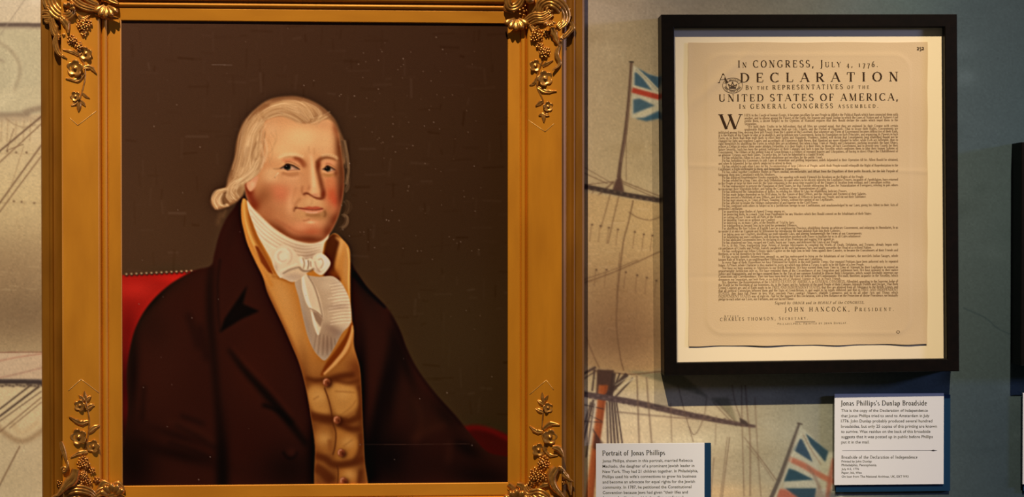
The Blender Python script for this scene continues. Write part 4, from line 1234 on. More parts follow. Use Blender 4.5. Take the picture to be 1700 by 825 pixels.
# lower right
c = corner(925, 830)
Bits().leaf([(924, 776), (916, 790), (920, 808), (938, 828)], 19, 5, 1, camber=1.1, base=55).make('acanthus_leaf', c)
Bits().leaf([(917, 742), (928, 746), (936, 759)], 9, 3, 0, base=57).make('acanthus_leaf', c)
Bits().leaf([(930, 774), (937, 790), (952, 800)], 8, 6, 2, base=50).make('acanthus_leaf', c)
Bits().leaf([(934, 780), (944, 800), (948, 822)], 10, 6, 4, base=48).make('acanthus_leaf', c)
Bits().volute(930, 777, 4.5, 1.2, 2.0, 0.0).make('volute', c)
Bits().berries(936, 800, 5, 9, 1.8, 6, 6).make('berry_cluster', c)
ridges([(868, 806), (876, 820), (894, 818), (908, 826), (914, 840)], 3, 5, 2.8, 7).make('scroll', c)
ridges([(872, 804), (882, 822), (898, 834), (930, 836), (956, 870), (950, 900)], 4, 5.5, 3.2, 6).make('scroll', c)
Bits().leaf([(916, 804), (904, 806), (890, 812)], 10, 6, 2).make('acanthus_leaf', c)
Bits().leaf([(844, 804), (852, 812), (846, 824)], 12, 6, 2, base=30).make('acanthus_leaf', c)
Bits().leaf([(858, 804), (866, 808), (862, 822)], 13, 7, 2, base=34).make('acanthus_leaf', c)
Bits().shell(858, 836, 195, 345, 4, 25, 5, 6, 34, 5).make('shell_fringe', c)
Bits().leaf([(930, 884), (892, 892), (850, 880)], 26, 6, 4, base=54).make('acanthus_leaf', c)

# ------------------------------------------------------------------ a small serif type: strokes with thick stems and thin hairlines
def arc(cx, cy, rx, ry, a0, a1, n=8):
    return [(cx + rx * math.cos(math.radians(a0 + (a1 - a0) * i / n)), cy + ry * math.sin(math.radians(a0 + (a1 - a0) * i / n))) for i in range(n + 1)]


XH = 0.62


def glyphs(n):
    """char -> (advance, [(points, mode)], [serif x, y, half-width]); n = arc steps; modes: a auto, t thick, h hair"""
    G = {}

    def g(ch, w, strokes, serifs=()):
        G[ch] = (w, strokes, list(serifs))
    A = lambda *q: arc(*q, n)
    g('A', .80, [([(.07, 0), (.40, 1)], 'h'), ([(.40, 1), (.73, 0)], 't'), ([(.19, .36), (.60, .36)], 'h')], [(.07, 0, .09), (.73, 0, .11)])
    g('B', .66, [([(.16, 0), (.16, 1)], 't'), ([(.16, .97)] + A(.34, .75, .20, .22, 90, -90) + [(.16, .52)], 'a'), ([(.16, .52)] + A(.36, .27, .24, .245, 90, -90) + [(.16, .03)], 'a')], [(.14, 0, .10), (.14, 1, .10)])
    g('C', .80, [(A(.43, .5, .36, .50, 50, 310), 'a'), ([(.70, .98), (.70, .72)], 'h'), ([(.70, .02), (.70, .2)], 'h')])
    g('D', .82, [([(.16, 0), (.16, 1)], 't'), ([(.16, .97)] + A(.34, .5, .40, .475, 90, -90) + [(.16, .03)], 'a')], [(.14, 0, .10), (.14, 1, .10)])
    g('E', .68, [([(.16, 0), (.16, 1)], 't'), ([(.10, .975), (.58, .975), (.58, .76)], 'h'), ([(.16, .52), (.46, .52)], 'h'), ([(.46, .42), (.46, .62)], 'h'), ([(.10, .025), (.61, .025), (.62, .26)], 'h')])
    g('F', .64, [([(.16, 0), (.16, 1)], 't'), ([(.10, .975), (.57, .975), (.57, .74)], 'h'), ([(.16, .5), (.44, .5)], 'h'), ([(.44, .4), (.44, .6)], 'h')], [(.17, 0, .12)])
    g('G', .84, [(A(.43, .5, .36, .50, 50, 300), 'a'), ([(.70, .98), (.70, .72)], 'h'), ([(.68, .08), (.68, .40)], 't')], [(.67, .41, .12)])
    g('H', .88, [([(.17, 0), (.17, 1)], 't'), ([(.71, 0), (.71, 1)], 't'), ([(.17, .52), (.71, .52)], 'h')], [(.17, 0, .12), (.17, 1, .12), (.71, 0, .12), (.71, 1, .12)])
    g('I', .36, [([(.18, 0), (.18, 1)], 't')], [(.18, 0, .12), (.18, 1, .12)])
    g('J', .42, [([(.26, 1), (.26, .02), (.20, -.16), (.06, -.20)], 'a'), ([(.26, 1), (.26, .1)], 't')], [(.26, 1, .12)])
    g('K', .82, [([(.16, 0), (.16, 1)], 't'), ([(.16, .42), (.64, 1)], 'h'), ([(.32, .58), (.70, 0)], 't')], [(.16, 0, .12), (.16, 1, .12), (.64, 1, .10), (.70, 0, .11)])
    g('L', .68, [([(.16, 0), (.16, 1)], 't'), ([(.10, .025), (.60, .025), (.62, .28)], 'h')], [(.16, 1, .12)])
    g('M', 1.0, [([(.16, 0), (.18, 1)], 'h'), ([(.18, 1), (.49, .05)], 't'), ([(.49, .05), (.80, 1)], 'h'), ([(.82, 0), (.82, 1)], 't')], [(.16, 0, .10), (.14, 1, .07), (.82, 0, .12), (.84, 1, .08)])
    g('N', .88, [([(.17, 0), (.17, 1)], 'h'), ([(.17, 1), (.71, 0)], 't'), ([(.71, 0), (.71, 1)], 'h')], [(.17, 0, .11), (.12, 1, .08), (.71, 1, .11)])
    g('O', .86, [(A(.43, .5, .36, .5, 90, 450), 'a')])
    g('P', .66, [([(.16, 0), (.16, 1)], 't'), ([(.16, .97)] + A(.34, .72, .24, .25, 90, -90) + [(.16, .47)], 'a')], [(.16, 0, .12), (.12, 1, .08)])
    g('Q', .86, [(A(.43, .5, .36, .5, 90, 450), 'a'), ([(.40, .06), (.58, -.14), (.84, -.18)], 'h')])
    g('R', .76, [([(.16, 0), (.16, 1)], 't'), ([(.16, .97)] + A(.34, .73, .23, .24, 90, -90) + [(.16, .49)], 'a'), ([(.36, .48), (.66, .02)], 't')], [(.16, 0, .12), (.12, 1, .08), (.69, 0, .08)])
    g('S', .60, [(A(.29, .75, .20, .245, 40, 230) + A(.31, .26, .22, .255, 70, -130)[1:], 'a'), ([(.46, .98), (.46, .76)], 'h'), ([(.09, .02), (.09, .26)], 'h')])
    g('T', .76, [([(.38, 0), (.38, 1)], 't'), ([(.06, .74), (.07, .975), (.69, .975), (.70, .74)], 'h')], [(.38, 0, .12)])
    g('U', .86, [([(.17, 1), (.17, .32)], 't'), (A(.43, .30, .26, .30, 180, 360), 'a'), ([(.69, .30), (.69, 1)], 'h')], [(.17, 1, .12), (.69, 1, .10)])
    g('V', .80, [([(.07, 1), (.40, 0)], 't'), ([(.40, 0), (.73, 1)], 'h')], [(.08, 1, .11), (.73, 1, .09)])
    g('W', 1.12, [([(.07, 1), (.35, 0)], 't'), ([(.35, 0), (.58, .86)], 'h'), ([(.50, 1), (.77, 0)], 't'), ([(.77, 0), (1.05, 1)], 'h')], [(.08, 1, .12), (.52, 1, .11), (1.04, 1, .10)])
    g('X', .80, [([(.10, 1), (.70, 0)], 't'), ([(.10, 0), (.68, 1)], 'h')], [(.10, 1, .10), (.70, 0, .10), (.10, 0, .09), (.68, 1, .09)])
    g('Y', .78, [([(.08, 1), (.39, .46)], 't'), ([(.39, .46), (.70, 1)], 'h'), ([(.39, 0), (.39, .48)], 't')], [(.08, 1, .10), (.70, 1, .09), (.39, 0, .12)])
    g('Z', .70, [([(.10, .76), (.11, .975), (.60, .975)], 'h'), ([(.60, 1), (.10, 0)], 't'), ([(.10, .025), (.62, .025), (.63, .26)], 'h')])
    x = XH
    g('a', .46, [(A(.20, .47, .13, .14, 170, 20), 'a'), ([(.33, .50), (.33, .08), (.38, .01), (.45, .05)], 'a'), ([(.33, .36), (.16, .28), (.07, .16), (.12, .03), (.22, .02), (.33, .12)], 'a')])
    g('b', .54, [([(.12, 1.02), (.12, .03)], 't'), (A(.28, .31, .18, .31, 120, -120), 'a')], [(.09, 1.02, .05)])
    g('c', .44, [(A(.24, .31, .18, .31, 50, 310), 'a')])
    g('d', .54, [([(.40, 1.02), (.40, 0)], 't'), (A(.24, .31, .18, .31, 60, 300), 'a')], [(.37, 1.02, .05), (.43, 0, .06)])
    g('e', .46, [([(.07, .33), (.39, .36)], 'h'), (A(.23, .31, .17, .31, 8, 315), 'a')])
    g('f', .34, [([(.34, .95), (.26, 1.02), (.17, .92), (.15, .75), (.15, 0)], 'a'), ([(.03, x), (.30, x)], 'h')], [(.15, 0, .09)])
    g('\u017f', .30, [([(.34, .95), (.26, 1.02), (.17, .92), (.15, .75), (.15, 0)], 'a'), ([(.04, x), (.15, x)], 'h')], [(.15, 0, .09)])
    g('g', .50, [(A(.22, .42, .15, .19, 90, 450), 'a'), ([(.14, .24), (.10, .14), (.36, .06), (.42, -.10), (.26, -.24), (.08, -.20), (.06, -.08), (.16, .04)], 'a'), ([(.34, .54), (.46, .60)], 'h')])
    g('h', .56, [([(.12, 1.02), (.12, 0)], 't'), ([(.12, .46), (.24, .60), (.36, .58), (.42, .44), (.42, 0)], 'a')], [(.09, 1.02, .05), (.12, 0, .09), (.42, 0, .09)])
    g('i', .28, [([(.14, x), (.14, 0)], 't'), ([(.14, .80), (.14, .92)], 't')], [(.11, x, .06), (.14, 0, .09)])
    g('j', .26, [([(.15, x), (.15, -.12), (.08, -.24), (.0, -.24)], 'a'), ([(.15, .80), (.15, .92)], 't')], [(.12, x, .06)])
    g('k', .54, [([(.12, 1.02), (.12, 0)], 't'), ([(.12, .26), (.40, x)], 'h'), ([(.22, .36), (.46, 0)], 't')], [(.09, 1.02, .05), (.12, 0, .09), (.40, x, .08), (.46, 0, .08)])
    g('l', .28, [([(.14, 1.02), (.14, 0)], 't')], [(.11, 1.02, .05), (.14, 0, .09)])
    g('m', .84, [([(.12, x), (.12, 0)], 't'), ([(.12, .46), (.24, .60), (.34, .58), (.40, .44), (.40, 0)], 'a'), ([(.40, .46), (.52, .60), (.62, .58), (.69, .44), (.69, 0)], 'a')], [(.09, x, .05), (.12, 0, .08), (.40, 0, .08), (.70, 0, .08)])
    g('n', .56, [([(.12, x), (.12, 0)], 't'), ([(.12, .46), (.24, .60), (.36, .58), (.42, .44), (.42, 0)], 'a')], [(.09, x, .05), (.12, 0, .09), (.42, 0, .09)])
    g('o', .52, [(A(.26, .31, .20, .31, 90, 450), 'a')])
    g('p', .54, [([(.12, x), (.12, -.34)], 't'), (A(.28, .31, .18, .31, 120, -120), 'a')], [(.09, x, .05), (.12, -.34, .09)])
    g('q', .54, [([(.40, x), (.40, -.34)], 't'), (A(.24, .31, .18, .31, 60, 300), 'a')], [(.40, -.34, .09)])
    g('r', .40, [([(.12, x), (.12, 0)], 't'), ([(.12, .42), (.22, .58), (.34, .60), (.37, .52)], 'a')], [(.09, x, .05), (.12, 0, .09)])
    g('s', .40, [(A(.19, .46, .12, .15, 40, 230) + A(.20, .16, .14, .16, 70, -130)[1:], 'a')])
    g('t', .34, [([(.15, .80), (.15, .10), (.22, .01), (.33, .07)], 'a'), ([(.03, x), (.30, x)], 'h')])
    g('u', .56, [([(.12, x), (.12, .16), (.20, .02), (.32, .04), (.42, .18)], 'a'), ([(.42, x), (.42, 0)], 't')], [(.09, x, .05), (.39, x, .05), (.45, 0, .05)])
    g('v', .50, [([(.07, x), (.25, 0)], 't'), ([(.25, 0), (.43, x)], 'h')], [(.08, x, .08), (.43, x, .07)])
    g('w', .76, [([(.07, x), (.24, 0)], 't'), ([(.24, 0), (.39, x)], 'h'), ([(.37, x), (.54, 0)], 't'), ([(.54, 0), (.70, x)], 'h')], [(.08, x, .08), (.70, x, .07)])
    g('x', .52, [([(.07, x), (.45, 0)], 't'), ([(.07, 0), (.44, x)], 'h')], [(.08, x, .07), (.45, 0, .07)])
    g('y', .50, [([(.07, x), (.26, .02)], 't'), ([(.43, x), (.22, -.20), (.08, -.30)], 'h')], [(.08, x, .08), (.43, x, .07)])
    g('z', .46, [([(.07, .46), (.08, .60), (.39, .60)], 'h'), ([(.39, x), (.06, 0)], 't'), ([(.06, .02), (.41, .02), (.41, .16)], 'h')])
    g('1', .40, [([(.20, 0), (.20, x)], 't')], [(.20, 0, .11), (.15, x, .06)])
    g('2', .48, [(A(.22, .46, .15, .17, 160, -40) + [(.06, .03), (.40, .03), (.41, .16)], 'a')])
    g('3', .46, [(A(.20, .48, .14, .14, 150, -80) + A(.20, .08, .18, .26, 80, -140), 'a')])
    g('4', .50, [([(.34, x), (.05, .06), (.46, .06)], 'h'), ([(.34, x), (.34, -.2)], 't')])
    g('5', .46, [([(.38, x), (.13, x), (.10, .34)], 'h'), (A(.20, .10, .18, .26, 110, -130), 'a')])
    g('6', .50, [(A(.25, .28, .19, .28, 90, 450), 'a'), ([(.07, .30), (.14, .70), (.38, .98)], 'a')])
    g('7', .46, [([(.05, .48), (.07, .60), (.42, .60)], 'h'), ([(.42, .60), (.18, -.26)], 't')])
    g('.', .24, [([(.12, 0), (.12, .13)], 't')])
    g(',', .24, [([(.12, .13), (.13, .02), (.07, -.16)], 'a')])
    g(';', .24, [([(.12, .13), (.13, .02), (.07, -.16)], 'a'), ([(.12, .48), (.12, .60)], 't')])
    g(':', .24, [([(.12, 0), (.12, .12)], 't'), ([(.12, .48), (.12, .60)], 't')])
    g("'", .20, [([(.10, 1.0), (.08, .78)], 't')])
    g('-', .34, [([(.05, .30), (.28, .30)], 't')])
    g('\u2014', .8, [([(.02, .30), (.78, .30)], 'h')])
    g(' ', .30, [])
    return G


FINE, COARSE = glyphs(9), glyphs(4)


class Type:
    """sets lines of the serif type as flat ink; collects 2-D vertices in photograph pixels"""

    def __init__(self, G, thick=.125, hair=.042):
        self.G, self.thick, self.hair = G, thick, hair
        self.v, self.f = [], []

    def width(self, s, track=0.0):
        return sum(self.G.get(c, self.G[' '])[0] + track for c in s)

    def quad(self, a, b, wa, wb):
        dx, dy = b[0] - a[0], b[1] - a[1]
        L = math.hypot(dx, dy) or 1e-6
        nx, ny = -dy / L / 2, dx / L / 2
        self.q += [(a[0] + nx * wa, a[1] + ny * wa), (a[0] - nx * wa, a[1] - ny * wa), (b[0] - nx * wb, b[1] - ny * wb), (b[0] + nx * wb, b[1] + ny * wb)]

    def char(self, c):
        self.q = []
        w, strokes, ser = self.G.get(c, self.G[' '])
        for pts, mode in strokes:
            for a, b in zip(pts[:-1], pts[1:]):
                if mode == 't':
                    wd = self.thick
                elif mode == 'h':
                    wd = self.hair
                else:
                    L = math.hypot(b[0] - a[0], b[1] - a[1]) or 1e-6
                    wd = self.hair + (self.thick * 1.05 - self.hair) * (abs(b[1] - a[1]) / L) ** 1.6
                self.quad(a, b, wd, wd)
        for x, y, hw in ser:
            yy = y - self.hair / 2 if y > 0.3 else y + self.hair / 2
            self.quad((x - hw, yy), (x + hw, yy), self.hair, self.hair)
        return w, self.q

    def line(self, runs, x0, y0, x1, y1, size, fit=True, italic=0.0, wide=1.0):
        """runs [(text, relative size)] from baseline point (x0, y0) to (x1, y1)"""
        nat = sum(self.width(t) * r for t, r in runs) * size * wide
        nch = sum(len(t) for t, r in runs) - 1
        L = math.hypot(x1 - x0, y1 - y0)
        track = (L - nat) / max(nch, 1) if fit else 0.0
        ex, ey = (x1 - x0) / L, (y1 - y0) / L
        cur = 0.0
        for t, r in runs:
            for c in t:
                w, q = self.char(c)
                s = size * r
                n = len(self.v)
                for (gx, gy) in q:
                    gx, gy = (gx * wide + italic * gy) * s + cur, gy * s
                    self.v.append((x0 + ex * gx + ey * gy, y0 + ey * gx - ex * gy))
                self.f += [(n + i, n + i + 1, n + i + 2, n + i + 3) for i in range(0, len(q), 4)]
                cur += w * s * wide + track
        return self

    def justified(self, words, x0, y0, x1, y1, size, full=True):
        if not full:
            s = ' '.join(words)
            L = self.width(s) * size
            T = math.hypot(x1 - x0, y1 - y0)
            return self.line([(s, 1)], x0, y0, x0 + (x1 - x0) * L / T, y0 + (y1 - y0) * L / T, size)
        nat = sum(self.width(wd) for wd in words) * size
        L = math.hypot(x1 - x0, y1 - y0)
        gap = (L - nat) / max(len(words) - 1, 1)
        ex, ey = (x1 - x0) / L, (y1 - y0) / L
        cur = 0.0
        for wd in words:
            lw = self.width(wd) * size
            self.line([(wd, 1)], x0 + ex * cur, y0 + ey * cur, x0 + ex * (cur + lw), y0 + ey * (cur + lw), size)
            cur += lw + gap
        return self


def sans(text, x0, y0, x1, y1, res=2):
    """a line of sans-serif lettering fitted between two baseline points; returns pixel vertices and faces"""
    cu = bpy.data.curves.new('lettering', 'FONT')
    cu.body, cu.size, cu.resolution_u, cu.fill_mode = text, 1.0, res, 'BOTH'
    cu.offset = 0.006
    o = bpy.data.objects.new('lettering', cu)
    COL.objects.link(o)
    bpy.context.view_layer.update()
    me = bpy.data.meshes.new_from_object(o.evaluated_get(bpy.context.evaluated_depsgraph_get()))
    co = np.empty(len(me.vertices) * 3)
    me.vertices.foreach_get('co', co)
    co = co.reshape(-1, 3)[:, :2]
    fs = [tuple(q.vertices) for q in me.polygons]
    bpy.data.objects.remove(o)
    bpy.data.curves.remove(cu)
    bpy.data.meshes.remove(me)
    x_lo, x_hi = co[:, 0].min(), co[:, 0].max()
    L = math.hypot(x1 - x0, y1 - y0)
    s = L / (x_hi - x_lo)
    ex, ey = (x1 - x0) / L, (y1 - y0) / L
    gx, gy = (co[:, 0] - x_lo) * s, co[:, 1] * s
    return np.stack([x0 + ex * gx + ey * gy, y0 + ey * gx - ex * gy], 1), fs

# ------------------------------------------------------------------ black frames
m_black = mat('black_satin_wood', (0.0045, 0.0035, 0.003), 0.4, spec=0.12, noise=(90, 0.6, (0.008, 0.005, 0.004)))
m_mat = mat('cream_mat_board', (0.86, 0.76, 0.57), 0.85, spec=0.2, bump=(1500, 0.08, 0.0003))
m_glass = bpy.data.materials.new('picture_glass')
m_glass.use_nodes = True
nt = m_glass.node_tree
nt.nodes.clear()
out, mixs, tr, gl = [nt.nodes.new(k) for k in ('ShaderNodeOutputMaterial', 'ShaderNodeMixShader', 'ShaderNodeBsdfTransparent', 'ShaderNodeBsdfGlossy')]
gl.inputs['Roughness'].default_value = 0.02
mixs.inputs[0].default_value = 0.02
nt.links.new(tr.outputs[0], mixs.inputs[1])
nt.links.new(gl.outputs[0], mixs.inputs[2])
nt.links.new(mixs.outputs[0], out.inputs[0])


class Flat:
    """a tilted rectangle on the wall: local pixels (u right, v down) about a centre -> world"""

    def __init__(self, cx, cy, ang):
        self.cx, self.cy, self.c, self.s = cx, cy, math.cos(math.radians(ang)), math.sin(math.radians(ang))

    def at(self, u, v, h):
        u, v = np.asarray(u, float), np.asarray(v, float)
        return wp(self.cx + u * self.c + v * self.s, self.cy - u * self.s + v * self.c, h)


def black_frame(name, label, fl, W, H, rail, depth, recess, mat_name, opening=True):
    """four mitred rails, a mat board and a glass pane"""
    t = thing(name, fl.at(0, 0, 0), label, 'picture frame')
    prof = [(0, 0), (0, depth - 1), (1, depth), (rail - 1, depth), (rail, depth - 1), (rail, 0)]     # inwards, millimetres
    for sx, sy in ((-1, 0), (1, 0), (0, -1), (0, 1)):
        vs = []
        for e in (-1, 1):
            for o, h in prof:
                if sx:
                    vs.append(fl.at(sx * (W / 2 - o), e * (H / 2 - o), h))
                else:
                    vs.append(fl.at(e * (W / 2 - o), sy * (H / 2 - o), h))
        n = len(prof)
        fs = [(i, (i + 1) % n, (i + 1) % n + n, i + n) for i in range(n)] + [tuple(range(n))[::-1], tuple(range(n, 2 * n))]
        if sx == -1 or sy == 1:
            fs = [q[::-1] for q in fs]
        fs = [q[::-1] for q in fs]
        obj('frame_rail', vs, fs, m_black, t)
    w, h = W / 2 - rail + 0.5, H / 2 - rail + 0.5
    zb, zf = depth - recess - 2.0, depth - recess
    vs = [fl.at(u, v, z) for z in (zb, zf) for u, v in ((-w, h), (w, h), (w, -h), (-w, -h))]
    fs = [(3, 2, 1, 0), (4, 5, 6, 7), (0, 1, 5, 4), (1, 2, 6, 5), (2, 3, 7, 6), (3, 0, 4, 7)]
    obj('mat_board', vs, fs, m_mat, t)
    vs = [fl.at(u, v, depth - 2.2) for u, v in ((-w, h), (w, h), (w, -h), (-w, -h))]
    obj('glass_pane', vs, [(0, 1, 2, 3)], m_glass, t)
    return t


DEP, REC = 33.0, 10.5
q4 = P(np.array([1099, 1591, 1591, 1102]), np.array([25.5, 22, 615.5, 624.5]), DEP)          # front corners
mid = q4.mean(0)
Wf = (np.linalg.norm(q4[1] - q4[0]) + np.linalg.norm(q4[2] - q4[3])) / 2 / S_
Hf = (np.linalg.norm(q4[3] - q4[0]) + np.linalg.norm(q4[2] - q4[1])) / 2 / S_
FB = Flat(758 + mid[0] / S_, 395 - (mid[2] - 1.5) / S_, 0.55)
black_frame('black_picture_frame', 'deep black wooden frame with cream mat around the printed broadside', FB, Wf, Hf, 21.0, DEP, REC, 'mat')
# the next frame along the wall, only its left edge in the picture
e0 = P(1696, 236, DEP)
FC = Flat(758 + e0[0] / S_ + 190, 395 - (e0[2] - 1.5) / S_ + 186, 0.0)
black_frame('black_picture_frame', 'black frame cut off by the right edge of the picture', FC, 380, 372, 21.0, DEP, REC, 'mat')

# ------------------------------------------------------------------ the broadside sheet
m_paper = mat('old_rag_paper', (0.64, 0.49, 0.31), 0.85, spec=0.15, noise=(9, 0.55, (0.70, 0.55, 0.36)), bump=(420, 0.25, 0.0006))
m_ink = mat('iron_brown_ink', (0.040, 0.021, 0.010), 0.8, spec=0.1)
m_ink_body = mat('worn_body_ink', (0.17, 0.10, 0.05), 0.8, spec=0.1)
m_ink2 = mat('faded_stamp_ink', (0.085, 0.055, 0.035), 0.8, spec=0.1)
PA = [(1142.2, 70.5), (1540, 70), (1539.6, 571), (1144, 574.5)]


def sheet_h(x, y):
    """relief of the old sheet in millimetres above the wall, over photograph pixels"""
    x, y = np.asarray(x, float), np.asarray(y, float)
    u, v = (x - 1142) / 398.0, (y - 70) / 503.0
    h = DEP - REC + 1.3 + 0 * u
    # plate-like impressed border with rounded corners
    ex, ey = np.abs(x - 1342) - 168 + 26, np.abs(y - 322) - 231 + 26
    d = np.hypot(np.maximum(ex, 0), np.maximum(ey, 0)) + np.minimum(np.maximum(ex, ey), 0) - 26
    h = h + 0.45 / (1 + np.exp(d / 2.6)) + 0.28 * np.exp(-(d / 3.0) ** 2)
    # creases and cockling
    h = h + 0.30 * np.sin(9 * u + 2.2 * np.sin(5 * v)) * np.sin(7 * v + 1) + 0.22 * np.sin(23 * v + 3 * u) * np.exp(-((u - .5) / .5) ** 2)
    h = h + 0.9 * np.exp(-((v - (.407 + .02 * u)) / .006) ** 2) * (0.35 + 0.65 * np.exp(-((u - .52) / .2) ** 2))
    h = h - 0.5 * np.exp(-((v - .775) / .008) ** 2) * np.exp(-((u - .4) / .35) ** 2) - 0.4 * np.exp(-((u - .45) / .02) ** 2) * np.exp(-((v - .42) / .05) ** 2)
    h = h + 0.9 * np.exp(-((u - .52) / .10) ** 2 - ((v - .425) / .016) ** 2) + 0.8 * np.exp(-(((u - .12) * .7 + (v - .13)) / .02) ** 2) * np.exp(-((u - .14) / .12) ** 2)
    # wavy lower edge standing off the mat
    h = h + np.clip((v - .90) / .10, 0, 1) ** 2 * (0.3 + 0.35 * np.sin(21 * u + 1.0) + 0.15 * np.sin(9 * u))
    h = h + np.clip((.02 - u) / .02, 0, 1) * 0.3 + np.clip((u - .98) / .02, 0, 1) * 0.3
    return np.maximum(h, DEP - REC + 0.5)


sheet = thing('printed_broadside', P(1341, 322, DEP - REC), 'yellowed printed broadside sheet with a page of old type and an oval stamp', 'document')
NU, NV = 150, 190
U, V = np.meshgrid(np.linspace(0, 1, NU), np.linspace(0, 1, NV))
X = (PA[0][0] * (1 - U) + PA[1][0] * U) * (1 - V) + (PA[3][0] * (1 - U) + PA[2][0] * U) * V
Y = (PA[0][1] * (1 - U) + PA[1][1] * U) * (1 - V) + (PA[3][1] * (1 - U) + PA[2][1] * U) * V
Y = Y + np.clip((V - .97) / .03, 0, 1) * (.55 * np.sin(21 * U + 1.0) + .3 * np.sin(43 * U)) + np.clip((.02 - V) / .02, 0, 1) * .5 * np.sin(17 * U)
X = X + (np.clip((.01 - U) / .01, 0, 1) + np.clip((U - .99) / .01, 0, 1)) * .5 * np.sin(31 * V)
obj('sheet', P(X, Y, sheet_h(X, Y)).reshape(-1, 3), grid_faces(NV, NU), m_paper, sheet, smooth=True)


def ink(name, t, material=None, lift=0.22):
    a = np.array(t.v)
    return obj(name, P(a[:, 0], a[:, 1], sheet_h(a[:, 0], a[:, 1]) + lift), [f[::-1] for f in t.f], material or m_ink, sheet)


SM_ = 0.72
t = Type(FINE, .15, .055)
t.line([('I', 1), ('N', SM_), (' CONGRESS,', 1), (' J', 1), ('ULY ', SM_), ('4, 1776.', .78)], 1224.7, 112.2, 1457.5, 111, 11.8)
ink('heading_line', t)
t = Type(FINE, .14, .055)
t.line([('A', 1)], 1192.2, 137.6, 1206.5, 137.5, 15.4, fit=False, wide=1.3)
ink('heading_line', t)
t = Type(FINE, .15, .055)
t.line([('DECLARATION', 1)], 1228.5, 136.8, 1492, 134.8, 15.6, wide=1.22)
ink('heading_line', t)
t = Type(FINE, .16, .06)
t.line([('B', 1), ('Y THE ', .74), ('REPRESENTATIVES', 1), (' OF THE', .74)], 1237.7, 149.0, 1443, 147.2, 7.6)
ink('heading_line', t)
t = Type(FINE, .15, .055)
t.line([('UNITED STATES OF AMERICA,', 1)], 1193.0, 168.6, 1491, 166.6, 11.9, wide=1.12)
ink('heading_line', t)
t = Type(FINE, .16, .06)
t.line([('I', 1), ('N ', .74), ('GENERAL CONGRESS ', 1), ('ASSEMBLED.', .74)], 1227, 180.6, 1458, 178.8, 7.8)
ink('heading_line', t)
t = Type(FINE, .14, .045)
t.line([('W', 1)], 1194.0, 214.4, 1231.5, 214.2, 24.5, fit=False, wide=1.4)
ink('initial_letter', t)

